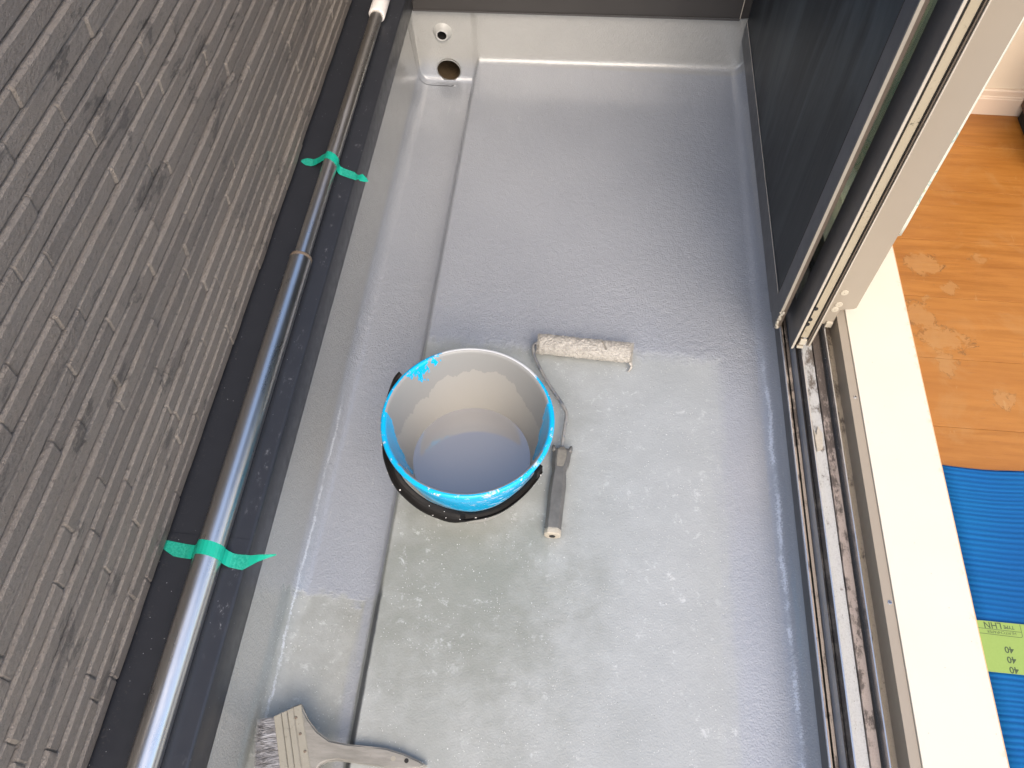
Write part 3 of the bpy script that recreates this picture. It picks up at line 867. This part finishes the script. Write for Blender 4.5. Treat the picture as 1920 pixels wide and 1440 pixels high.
# inner glazed sash
L2 = (.585, 1.10, .115)
si = door('inner_sliding_door', 'beige glass sliding door nearest the room, with round screw caps at its foot', 'sliding door', L2)
bm = bmesh.new()
outl = [(.5520, .118), (.5858, .118), (.5862, .168), (.6120, .1735), (.6168, .1780), (.6172, ZT), (.5520, ZT)]
a = [bm.verts.new((x - L2[0], 0, z - L2[2])) for x, z in outl]; f = bm.faces.new(a)
r = bmesh.ops.extrude_face_region(bm, geom=[f])
for v in [g for g in r['geom'] if isinstance(g, bmesh.types.BMVert)]: v.co.y = .060
bmesh.ops.bevel(bm, geom=[e for e in bm.edges if all(abs(v.co.y) < 1e-6 for v in e.verts)], offset=.0012, segments=2, affect='EDGES')
link('stile', from_bm('stile', bm), M['tan'], si)
part('stile_lip', M['tan_edge'], si, [(.5500, .5518, 1.0980, 1.101, .125, ZT)], .0004, rel=L2)
part('bottom_rail', M['tan'], si, [(.5560, .6100, 1.1605, 1.835, .145, .215)], .001, rel=L2)
part('top_rail', M['tan'], si, [(.5560, .6100, 1.1000, 1.835, ZT + .001, ZT + .05)], .001, rel=L2)
part('pane', M['glass'], si, [(.5800, .5850, 1.1605, 1.835, .215, ZT)], rel=L2)
part('end_block', M['white_plastic'], si, [(.5700, .5840, 1.0945, 1.1000, .1130, .1300)], .0015, rel=L2)
for (x, z) in ((.5760, .225), (.5775, .186), (.5745, .1695)):
    bm = bmesh.new(); bmesh.ops.create_cone(bm, cap_ends=True, segments=24, radius1=.0078, radius2=.0072, depth=.0014)
    o = link('screw_cap', from_bm('screw_cap', bm), M['white_plastic'], si); o.rotation_euler = (R(90), 0, 0); o.location = (x - L2[0], -.0007, z - L2[2])
    bm = bmesh.new(); bmesh.ops.create_cone(bm, cap_ends=True, segments=10, radius1=.0009, radius2=.0009, depth=.0006)
    q = link('cap_centre', from_bm('cap_centre', bm), M['brown'], o); q.location = (0, 0, .0008)

# ================================================================ CURTAIN
vs, fs = [], []
NX, NZ = 150, 60
for i in range(NX + 1):
    u = i / NX
    yy = 1.30 + u * .50
    for j in range(NZ + 1):
        q = j / NZ
        z = .170 + .012 * math.sin(u * 21) + q * 1.75
        amp = .030 * (1 - .35 * q)
        xx = .700 + amp * math.sin(u * 46 + .8 * math.sin(q * 3)) + .05 * math.exp(-((u - .25) / .14) ** 2) * (1 - q) + .02 * math.sin(u * 13 + q)
        vs.append((xx - .7, yy + .012 * math.cos(u * 46) - 1.5, z - .17))
for i in range(NX):
    for j in range(NZ):
        a = i * (NZ + 1) + j; fs.append((a, a + NZ + 1, a + NZ + 2, a + 1))
cu = tag(link('curtain', mesh('curtain', vs, fs, True), M['curtain']), 'white curtain with green leaf print hanging behind the sliding doors', 'curtain')
cu.location = (.7, 1.5, .17)
cu.modifiers.new('thick', 'SOLIDIFY').thickness = .0008

# ================================================================ BLUE CLOTH and SANDPAPER
vs, fs = [], []
ny = 560; nx = 26
for i in range(ny + 1):
    y = -.60 + i / ny * 1.372
    for j in range(nx + 1):
        x = .7435 + j / nx * .70
        yy = y + .010 * noise.noise(Vector((x * 3, y * 4, 0))) + .006 * noise.noise(Vector((x * 9, y * 2, 4)))
        if i == ny: yy -= .003
        p = y * 2 * math.pi / .0095 + 3.5 * noise.noise(Vector((x * .8, y * 22, 5))) + 1.2 * noise.noise(Vector((x * 2, y * 9, 2)))
        rr2 = abs(math.sin(p / 2)) ** .6
        wide = .5 + .5 * noise.noise(Vector((y * 60, 0, 7)))
        z = .1290 + .0026 * rr2 * (.55 + .6 * wide) + .0022 * noise.noise(Vector((x * 5, y * 5, 1)))
        if i >= ny - 2: z = .1262
        vs.append((x - 1.09, yy - .1, max(z, .1256) - .125))
for i in range(ny):
    for j in range(nx):
        a = i * (nx + 1) + j; fs.append((a, a + 1, a + nx + 2, a + nx + 1))
tw = tag(link('blue_mat', mesh('blue_mat', vs, fs, True), M['towel']), 'blue ribbed cloth mat spread over the wood floor beside the white threshold', 'mat')
tw.location = (1.09, .1, .125)
tw.modifiers.new('thick', 'SOLIDIFY').thickness = .0015; tw.modifiers['thick'].offset = -1

sp = tag(empty('sandpaper_sheet', (.86, .425, .1342)), 'green sandpaper sheet with printed 40 marks lying on the blue mat', 'sandpaper')
tg = NT('green_abrasive_paper', .7, .2)
tg.P('Base Color', tg.mix(tg.noise(300, 4, .8), (.22, .31, .075), (.27, .37, .10)))
bm = extrude_poly([(-.1170, -.0410), (.13, -.0440), (.13, .0415), (-.1180, .0440)], 0, .0006)
link('paper', from_bm('paper', bm), tg.m, sp)
ink = simple('print_ink', (.05, .075, .03), .7, 0, .2, 300)
def text_mesh(body, size, loc, rz, name='lettering', bold=.0):
    cu_ = bpy.data.curves.new(name, 'FONT'); cu_.body = body; cu_.size = size; cu_.offset = bold; cu_.extrude = .00004
    cu_.align_x = 'CENTER'; cu_.align_y = 'CENTER'; cu_.resolution_u = 3
    tmp = bpy.data.objects.new(name, cu_)
    C.objects.link(tmp); bpy.context.view_layer.update()
    me = bpy.data.meshes.new_from_object(tmp.evaluated_get(bpy.context.evaluated_depsgraph_get()))
    bpy.data.objects.remove(tmp); bpy.data.curves.remove(cu_)
    o = link(name, me, None, sp); me.materials.clear(); me.materials.append(ink)
    o.location = loc; o.rotation_euler = (0, 0, rz)
    return o
for k, y in enumerate((-.0020, -.0185, -.0350)):
    text_mesh('40', .0150, (-.0725, y, .00065), math.pi, bold=.00035)
text_mesh('LHN', .0150, (-.0905, .0375, .00065), math.pi + .02, bold=.0002)
text_mesh('TYPE', .0080, (-.0640, .0360, .00065), math.pi, bold=.0002)
text_mesh('HI-PITCHPAPER', .0070, (-.0780, .0262, .00065), math.pi)
def ring_line(pts, w=.0009):
    vs, fs = [], []
    pts = [Vector((*p, 0)) for p in pts]
    for i, p in enumerate(pts):
        t_ = (pts[min(i + 1, len(pts) - 1)] - pts[max(i - 1, 0)]).normalized(); nn = Vector((-t_.y, t_.x, 0)) * w / 2
        vs += [p + nn, p - nn]
    for i in range(len(pts) - 1): fs.append((2 * i, 2 * i + 1, 2 * i + 3, 2 * i + 2))
    o = link('printed_frame', mesh('printed_frame', vs, fs), ink, sp); o.location = (0, 0, .00068)
ring_line([(-.1150, .0222), (-.048, .0200), (-.0455, .0212), (-.0445, .0235), (-.0445, .0425)])
ring_line([(-.1160, .0310), (-.0450, .0292)])

# ================================================================ POLE and TAPES
PX, PZ = -.5385, .2682
po = tag(empty('telescopic_pole', (PX, 1.0, PZ)), 'long stainless steel telescopic pole lying on the dark ledge', 'pole')
vs, fs = tube([(0, y, 0) for y in (-1.6, -1.0, -.5, .02, .060)], .0224, 64, False)
link('thick_tube', mesh('thick_tube', vs, fs, True), M['steel'], po)
vs, fs = tube([(0, y, 0) for y in (.05, .3, .6, .92)], .0163, 56, False)
link('thin_tube', mesh('thin_tube', vs, fs, True), M['steel'], po)
vs, fs = lathe([(.0166, .0), (.0205, -.001), (.0227, .0015), (.0230, .0040), (.0227, .0075), (.0224, .009)], 56)
o = link('collar', mesh('collar', vs, fs, True), M['brown'], po); o.rotation_euler = (R(90), 0, 0); o.location = (0, .0605, 0)
vs, fs = lathe([(.0165, .0), (.0200, .0), (.0215, .002), (.0215, .09), (.0195, .094), (0.0001, .094)], 40)
o = link('end_cap', mesh('end_cap', vs, fs, True), M['rubber'], po); o.rotation_euler = (R(-90), 0, 0); o.location = (0, .905, 0)

def ribbon(name, far, near, label, m):
    vs, fs = [], []
    K = 4
    for a, b in zip(far, near):
        a = Vector(a); b = Vector(b)
        for k in range(K + 1): vs.append(a.lerp(b, k / K) + Vector((0, 0, rnd.uniform(-.0002, .0002))))
    for i in range(len(far) - 1):
        for k in range(K):
            q = i * (K + 1) + k; fs.append((q, q + 1, q + K + 2, q + K + 1))
    c = sum(vs, Vector()) / len(vs); c.z = .246
    o = link(name, mesh(name, [v - c for v in vs], fs), m)
    o.location = c
    md = o.modifiers.new('thick', 'SOLIDIFY'); md.thickness = .00035; md.offset = 0
    return tag(o, label, 'tape', 'green tapes holding the pole down')
def arc(r, a0, a1, n):
    return [(PX + r * math.cos(R(a0 + (a1 - a0) * k / n)), PZ + r * math.sin(R(a0 + (a1 - a0) * k / n))) for k in range(n + 1)]
def tape(ptsL, r, a0, a1, ptsR, yfun, wfun):
    pl = ptsL + arc(r, a0, a1, 12) + ptsR
    far, near = [], []
    for k, (x, z) in enumerate(pl):
        y = yfun(x); h, d = wfun(x)
        far.append((x, y + h, z)); near.append((x, y - d, z))
    return far, near
# nearer tape
f, n_ = tape([(-.6300, .2466), (-.6180, .2466), (-.606, .2466), (-.588, .2468), (-.574, .2500)], .0229, 176, -12, [(-.5135, .2550), (-.5085, .2480), (-.500, .2468), (-.486, .2472), (-.478, .2490), (-.464, .2530), (-.450, .2545), (-.434, .2560)],
             lambda x: .430 - .11 * (x + .588), lambda x: ((.012 if x < -.50 else .012 + (x + .50) * .12), (.002 + (x + .63) * .42 if x < -.606 else .012) if x < -.484 else max(.012 - (x + .484) * .50, -.0115 - (x + .5) * .10)))
near_t = []
for (p, q) in zip(f, n_):
    x = p[0]
    if x > -.482:
        g_ = min(1, (x + .482) / .048); q = (x, q[1] + 0, q[2])
        q = (x, p[1] - (p[1] - (.409 if False else q[1])) * 1.0, q[2])
        yy = .4085 + (.434 - .4085) * g_ ** .8
        p = (x, .4315 + (.4345 - .4315) * g_, p[2] + .002 * g_); q = (x, min(yy, p[1] - .0006), q[2] - .001)
    near_t.append(q); f[len(near_t) - 1] = p
ribbon('tape', f, near_t, 'green tape over the thick near section of the pole, with a long twisted tip', M['tape'])
# farther tape
f, n_ = tape([(-.6170, .2466), (-.6090, .2466), (-.604, .2466), (-.589, .2470), (-.577, .2540), (-.563, .2660)], .0168, 165, -35, [(-.5225, .2500), (-.516, .2475), (-.500, .2468), (-.488, .2472), (-.480, .2476), (-.474, .2510), (-.4665, .2530), (-.456, .2500), (-.4505, .2480)],
             lambda x: 1.366 - .155 * (x + .604) if x < -.56 else (1.3592 - .46 * (x + .56) if x < -.525 else 1.3431 - .36 * (x + .525)), lambda x: (.0125, .0125))
wd = {}
for k in range(len(f)):
    x = f[k][0]
    h = .0115
    if x < -.604: h = .0030 + (x + .617) / .013 * .009
    if x > -.4805: h = {.474: .0065, .4665: .0115, .456: .006, .4505: .0008}.get(round(-x, 4), .009)
    yc = (f[k][1] + n_[k][1]) / 2
    if x > -.4805: yc -= .003
    f[k] = (x, yc + h, f[k][2]); n_[k] = (x, yc - h, n_[k][2])
ribbon('tape', f, n_, 'green tape over the thin far section of the pole, with a crumpled arrow tip', M['tape'])

# ================================================================ BUCKET
BX, BY = -.155, .724
bk = tag(empty('bucket', (BX, BY, 0.0015)), 'bright blue plastic bucket smeared with grey paint, black handle hanging down', 'bucket')
prof = [(.0001, .004), (.094, .004), (.0985, .008), (.1015, .016), (.1475, .236), (.1480, .2405), (.1495, .2440), (.1530, .2460), (.1568, .2450), (.1590, .2420), (.1590, .2370), (.1575, .2340), (.1530, .2325), (.1512, .2290), (.1510, .212), (.1498, .205), (.1055, .014), (.1020, .001), (.0960, .0), (.0001, .0)]
vs, fs = lathe(prof, 144)
bo = link('body', mesh('body', vs, fs, True), M['bucket'], bk)
md = bo.modifiers.new('sub', 'SUBSURF'); md.levels = 1; md.render_levels = 1
# hinge line runs from upper left to lower right
eL = Vector((-.296, .812, 0)) - Vector((BX, BY, 0)); eR = Vector((-.018, .641, 0)) - Vector((BX, BY, 0))
u = (eR - eL).normalized(); vn = Vector((-u.y, u.x, 0));
if vn.y > 0: vn = -vn
for sgn in (-1, 1):
    bm = bmesh.new()
    box_bm(bm, -.009, .009, -.003, .004, -.016, .010, .002)
    o = link('ear', from_bm('ear', bm), M['black_plastic'], bk)
    o.location = u * sgn * .1600 + Vector((0, 0, .222)); o.rotation_euler = (0, 0, math.atan2(u.y, u.x) + math.pi / 2)
HK = [(147, .238, .1655), (153, .231, .1665), (164, .216, .1620), (182, .210, .1560), (200, .206, .1540), (214, .200, .1570), (226, .185, .1600), (240, .163, .1560), (252, .145, .1500), (266, .129, .1440), (284, .126, .1400), (300, .136, .1420), (315, .163, .1480), (324, .192, .1550), (329, .216, .1600)]
HC = spline([(r_ * math.cos(R(a_)), r_ * math.sin(R(a_)), z_) for a_, z_, r_ in HK], 5)
pts, rad = [], []
NH = len(HC) - 1
vs, fs = [], []
rings = []
for k in range(NH + 1):
    c_ = HC[k].copy()
    t_ = (HC[min(k + 1, NH)] - HC[max(k - 1, 0)]).normalized()
    out = c_.copy(); out.z = 0; out.normalize()
    out = (out + Vector((0, 0, .9))).normalized(); side = t_.cross(out).normalized()
    gq = k / NH
    grip = 1 if .28 < gq < .66 else 0
    # wide finger grip on the left half, narrow band with a channel on the right
    ww = .0130 if grip else .0075
    if .26 < gq <= .30: ww = .0125 * (gq - .26) / .04 + .0075 * (1 - (gq - .26) / .04)
    if .64 <= gq < .69: ww = .0125 * (1 - (gq - .64) / .05) + .0075 * (gq - .64) / .05
    if gq < .2: ww = .006
    th = .0052
    if grip: c_ = c_ + out * .001
    sec = [(-ww, -th * .4), (-ww, th * .6), (-ww * .62, th), (-ww * .45, th * .25), (ww * .45, th * .25), (ww * .62, th), (ww, th * .6), (ww, -th * .4)] if not grip else \
          [(-ww, -th * .3), (-ww, th * .3), (-ww * .6, th), (-ww * .2, th * 1.25), (ww * .2, th * 1.25), (ww * .6, th), (ww, th * .3), (ww, -th * .3)]
    base = len(vs)
    for s_, q_ in sec: vs.append(c_ + side * s_ + out * q_)
    rings.append(base)
for i in range(NH):
    for k in range(8):
        l = (k + 1) % 8
        fs.append((rings[i] + k, rings[i] + l, rings[i + 1] + l, rings[i + 1] + k))
fs.append(tuple(range(8))); fs.append(tuple(rings[-1] + k for k in range(8))[::-1])
ho = link('handle', mesh('handle', vs, fs), M['black_plastic'], bk)
# splashes of pale paint on the handle
bm = bmesh.new(); rs_ = random.Random(9)
for k in range(17):
    i = rs_.randrange(14, NH - 1); p_ = Vector(vs[rings[i] + rs_.choice([5, 6, 6, 2, 4])])
    bmesh.ops.create_icosphere(bm, subdivisions=1, radius=rs_.uniform(.0006, .0016), matrix=Matrix.Translation(p_) @ Matrix.Diagonal((rs_.uniform(.8, 2.2), rs_.uniform(.8, 2.0), .6, 1)))
o = link('paint_splash', from_bm('paint_splash', bm), M['rubber'], bk); o['kind'] = 'stuff'
# paint inside
vs, fs = [(0, 0, 0)], []
rp = .1178
RINGS = 14
for i in range(1, RINGS + 1):
    for k in range(96):
        a = 2 * math.pi * k / 96
        r_ = rp * i / RINGS
        z = .0012 * max(0, (i - RINGS + 1)) 
        vs.append((r_ * math.cos(a), r_ * math.sin(a), z))
for k in range(96): fs.append((0, 1 + k, 1 + (k + 1) % 96))
for i in range(RINGS - 1):
    for k in range(96):
        a = 1 + i * 96; b = a + 96; l = (k + 1) % 96
        fs.append((a + k, b + k, b + l, a + l))
pt = tag(link('paint', mesh('paint', vs, fs, True), M['paint']), 'pool of glossy grey paint standing inside the blue bucket', 'paint')
pt.location = (BX, BY, .088)

# ================================================================ PAINT ROLLER
RX, RY, RZ = -.046, 1.056, .0262
ro = tag(empty('paint_roller', (0.02, .9, 0)), 'paint roller loaded with beige paint lying beside the blue bucket', 'paint roller')
RO = Vector((.02, .9, 0))
ax0 = Vector((-.047, 1.060, .0265)); ax1 = Vector((.1665, 1.052, .0265)); axd = (ax1 - ax0).normalized()
e1 = Vector((-axd.y, axd.x, 0)); e2 = Vector((0, 0, 1))
vs, fs = [], []
NA, NB = 150, 80
rr4 = random.Random(21)
def nap_r(s, a):
    p = Vector((s * 60, math.cos(a) * 1.6, math.sin(a) * 1.6))
    n_ = noise.noise(p) * .0016 + noise.noise(p * 3.1) * .0020 + noise.noise(p * 7.3) * .0016
    slit = math.exp(-((s - .145 - .010 * (a - 1.2)) / .0016) ** 2) * (1 if .7 < a < 2.1 else 0) * .006
    return .0225 + n_ - slit
Ls = (ax1 - ax0).length
for i in range(NA + 1):
    s = Ls * i / NA
    e = min(s, Ls - s); tp = 1 - .28 * math.exp(-e / .0025)
    for k in range(NB):
        a = 2 * math.pi * k / NB
        r_ = nap_r(s, a) * tp
        vs.append(ax0 + axd * s + (e1 * math.cos(a) + e2 * math.sin(a)) * r_ - RO)
for i in range(NA):
    for k in range(NB):
        l = (k + 1) % NB; fs.append((i * NB + k, (i + 1) * NB + k, (i + 1) * NB + l, i * NB + l))
fs.append(tuple(range(NB))); fs.append(tuple(NA * NB + k for k in range(NB))[::-1])
link('sleeve', mesh('sleeve', vs, fs, False), M['nap'], ro)
# matted tufts of pile standing out of the sleeve
vs, fs = [], []
for _ in range(5200):
    s = rr4.uniform(-.001, Ls + .001); a = rr4.uniform(-.9, 4.0)
    if rr4.random() < .12: s = rr4.choice([rr4.uniform(-.003, .004), Ls + rr4.uniform(-.006, .003)])
    dirn = (e1 * math.cos(a) + e2 * math.sin(a))
    b0 = ax0 + axd * min(max(s, 0), Ls) + dirn * (nap_r(s, a) - .0015)
    tt = (axd * rr4.uniform(-.8, 1.1) + dirn * rr4.uniform(.25, .8) + dirn.cross(axd) * rr4.uniform(-.6, .6)).normalized()
    L = rr4.uniform(.0020, .0050); w_ = rr4.uniform(.0004, .0009)
    sd_ = tt.cross(dirn)
    if sd_.length < .05: continue
    sd_.normalize()
    tip = b0 + tt * L + dirn * -.0006
    q0 = len(vs)
    vs += [b0 + sd_ * w_ - RO, b0 - sd_ * w_ - RO, b0 + dirn * w_ * 1.4 - RO, tip - RO]
    fs += [(q0, q0 + 1, q0 + 3), (q0 + 1, q0 + 2, q0 + 3), (q0 + 2, q0, q0 + 3)]
# trailing curl at the right end
o = link('pile', mesh('pile', vs, fs), M['nap'], ro); o['kind'] = 'stuff'
cv = spline([ax1 + Vector((-.004, -.018, -.010)), ax1 + Vector((.0005, -.026, -.014)), ax1 + Vector((-.003, -.034, -.019)), ax1 + Vector((-.006, -.037, -.021))], 5)
vs, fs = tube([p - RO for p in cv], [.0040 - .0028 * k / (len(cv) - 1) for k in range(len(cv))], 8)
link('pile_curl', mesh('pile_curl', vs, fs, True), M['nap'], ro)
wp = spline([(-.030, 1.058, .0265), (-.046, 1.059, .0265), (-.0535, 1.058, .0265), (-.0565, 1.048, .0260), (-.052, 1.026, .0250), (-.036, .992, .0240), (-.012, .950, .0235), (.013, .913, .023), (.0245, .893, .0225), (.0285, .880, .0225), (.0265, .850, .022), (.0240, .815, .0215), (.0235, .795, .0215)], 6)
vs, fs = tube([p - RO for p in wp], .0038, 14)
tw_ = NT('painted_wire', .35, .5, .6)
cf = tw_.step(tw_.noise(60, 5, .7), .42, .56)
tw_.P('Base Color', tw_.mix(cf, (.35, .35, .35), (.27, .26, .235))).P('Metallic', tw_.mul(tw_.math('SUBTRACT', 1.0, cf), .85))
tw_.N(tw_.bump(tw_.noise(300, 4, .7), .0007, .7))
link('wire_frame', mesh('wire_frame', vs, fs, True), tw_.m, ro)
# moulded handle: outline lofted with a chamfered section
stn = [(.8035, .0240, .0060, .0060), (.7975, .0240, .0075, .0085), (.7960, .0240, .0195, .0110), (.790, .0240, .0195, .0130), (.780, .0235, .0190, .0140), (.765, .0225, .0185, .0145), (.752, .0210, .0150, .0145), (.744, .0205, .0140, .0145), (.730, .0200, .0158, .0150), (.710, .0195, .0172, .0152), (.690, .0185, .0174, .0152), (.670, .0178, .0168, .0150), (.645, .0168, .0165, .0148), (.6165, .0158, .0164, .0145)]
def loft(stn, zc):
    vs, fs = [], []
    for (y, x, hw, hh) in stn:
        for (sx, sz) in ((-1, -.55), (-.6, -1), (.6, -1), (1, -.55), (1, .35), (.62, 1), (-.62, 1), (-1, .35)):
            vs.append(Vector((x + sx * hw, y, zc + sz * hh)) - RO)
    for i in range(len(stn) - 1):
        for k in range(8):
            l = (k + 1) % 8; fs.append((i * 8 + k, (i + 1) * 8 + k, (i + 1) * 8 + l, i * 8 + l))
    fs.append(tuple(range(8))); fs.append(tuple((len(stn) - 1) * 8 + k for k in range(8))[::-1])
    return vs, fs
vs, fs = loft(stn, .0165)
o = link('handle', mesh('handle', vs, fs), M['grey_plastic'], ro)
md = o.modifiers.new('bev', 'BEVEL'); md.width = .0012; md.segments = 2; md.limit_method = 'ANGLE'
for sgn in (-1, 1):
    vs, fs = tube([Vector((.0240 + sgn * .0155, .790, .022)) - RO, Vector((.0240 + sgn * .0178, .7990, .0225)) - RO, Vector((.0240 + sgn * .0185, .8035, .0225)) - RO], [.0055, .0040, .0026], 10)
    link('horn', mesh('horn', vs, fs, True), M['grey_plastic'], ro)
vs, fs = loft([(.6163, .0158, .0160, .0141), (.6120, .0157, .0166, .0146), (.6060, .0156, .0162, .0142), (.6045, .0156, .0135, .0115)], .0165)
link('end_cap', mesh('end_cap', vs, fs), M['beige_paint'], ro)
bm = bmesh.new(); bmesh.ops.create_cone(bm, cap_ends=True, segments=20, radius1=.0062, radius2=.0062, depth=.0012)
o = link('hanging_hole', from_bm('hanging_hole', bm), M['hole'], ro); o.rotation_euler = (R(90), 0, 0); o.location = Vector((.0156, .6042, .0150)) - RO
vs, fs = loft([(.7990, .0238, .0070, .0115), (.790, .0238, .0140, .0147), (.776, .0234, .0150, .0156), (.762, .0224, .0125, .0157), (.752, .0212, .0095, .0155)], .0168)
link('paint_crust', mesh('paint_crust', vs, fs), simple('grey_brown_crust', (.19, .175, .145), .6, 0, .45, 90, .0008, 300), ro)

# ================================================================ BRUSH
br = tag(empty('paint_brush', (-.34, .19, 0)), 'wide angled paint brush caked with grey paint lying across the gutter step', 'paint brush')
BO = Vector((-.34, .19, 0))
def shift(p): return [(x - BO.x, y - BO.y) for x, y in p]
top = [(-.4060, .2530), (-.4030, .2500), (-.3965, .2405), (-.3850, .2270), (-.3660, .2105), (-.3420, .1985), (-.3100, .1955), (-.2730, .1950), (-.2430, .1950), (-.2140, .1900), (-.1840, .1810), (-.1700, .1745)]
bot = [(-.1790, .1690), (-.2050, .1645), (-.2400, .1660), (-.2900, .1680), (-.3250, .1685), (-.3390, .1655), (-.3500, .1600), (-.3560, .1500), (-.3545, .1300), (-.3480, .1080), (-.3400, .0950)]
fer_r_top, fer_r_bot = (-.4235, .2445), (-.3590, .0830)
wood = [fer_r_top] + top + bot + [fer_r_bot]
bm = extrude_poly(shift(wood), .0035, .0165, .0030, 3)
o = link('handle', from_bm('handle', bm), M['brushwood'], br)
def band(p0, p1, q0, q1, z0, z1, bev=.0008):
    return extrude_poly(shift([p0, p1, q1, q0]), z0, z1, bev)
def lp(a, b, t): return (a[0] + (b[0] - a[0]) * t, a[1] + (b[1] - a[1]) * t)
A0, A1 = (-.4470, .2275), (-.3850, .0700)         # bristle side of the ferrule
B0, B1 = (-.4045, .2520), (-.3370, .0850)         # wood side
def rowline(t): return lp(A0, B0, t), lp(A1, B1, t)
segs = [(0.0, .26), (.275, .47), (.485, .70), (.715, 1.0)]
for k, (a, b) in enumerate(segs):
    p0, p1 = rowline(a); q0, q1 = rowline(b)
    link('ferrule', from_bm('ferrule', band(p0, p1, q0, q1, .0020, .0192 - .0004 * k, .0010)), M['ferrule'], br)
for (x, y) in ((-.4080, .2285), (-.3945, .2035), (-.3800, .1770), (-.3660, .1480)):
    bm = bmesh.new(); bmesh.ops.create_cone(bm, cap_ends=True, segments=14, radius1=.0026, radius2=.0018, depth=.0012)
    o = link('rivet', from_bm('rivet', bm), M['brown'], br); o.location = (x - BO.x, y - BO.y, .0188)
for (x, y, r_) in ((-.2050, .1785, .0038), (-.2280, .1800, .0042)):
    bm = bmesh.new(); bmesh.ops.create_cone(bm, cap_ends=True, segments=20, radius1=r_, radius2=r_, depth=.0006)
    o = link('hanging_hole', from_bm('hanging_hole', bm), M['hole'] if x > -.21 else M['ferrule'], br); o.location = (x - BO.x, y - BO.y, .0166)
vs, fs = [], []
rb = random.Random(4)
nrm = Vector((-.93, -.36, 0)).normalized()
for _ in range(4200):
    t_ = rb.random() ** .9
    lay = rb.random()
    r0 = lp(A0, A1, t_ * .98 + .01)
    z0 = .004 + .013 * lay
    L = .034 + .013 * math.sin(min(1, t_ * 2.2) * 1.5) + rb.uniform(-.007, .002)
    d_ = Vector((nrm.x + rb.uniform(-.07, .07), nrm.y + rb.uniform(-.10, .10) + (.16 - .25 * t_), 0)).normalized()
    b0 = Vector((r0[0], r0[1], z0)) - d_ * .002
    mid = b0 + d_ * L * .55 + Vector((0, 0, -.002 + .001 * lay))
    tip = b0 + d_ * L + Vector((rb.uniform(-.002, .002), rb.uniform(-.003, .003), -.005 - .004 * (1 - lay)))
    sd_ = Vector((-d_.y, d_.x, 0)) * rb.uniform(.00035, .0008)
    q0 = len(vs)
    vs += [b0 + sd_ - BO, b0 - sd_ - BO, b0 + Vector((0, 0, .0008)) - BO, mid + sd_ - BO, mid - sd_ - BO, mid + Vector((0, 0, .0008)) - BO, tip - BO]
    fs += [(q0 + 1, q0 + 2, q0 + 5, q0 + 4), (q0 + 2, q0, q0 + 3, q0 + 5), (q0 + 4, q0 + 5, q0 + 6), (q0 + 5, q0 + 3, q0 + 6)]
o = link('bristles', mesh('bristles', vs, fs), M['bristle'], br); o['kind'] = 'stuff'
core = [lp(A0, A1, t_) for t_ in (0.0, .5, 1.0)]
inn = shift(core + [(core[2][0] + nrm.x * .036, core[2][1] + nrm.y * .036), (core[1][0] + nrm.x * .038, core[1][1] + nrm.y * .038), (core[0][0] + nrm.x * .022, core[0][1] + nrm.y * .022 + .002)])
link('bristle_core', from_bm('bristle_core', extrude_poly(inn, .0015, .011, .004)), M['bristle'], br)
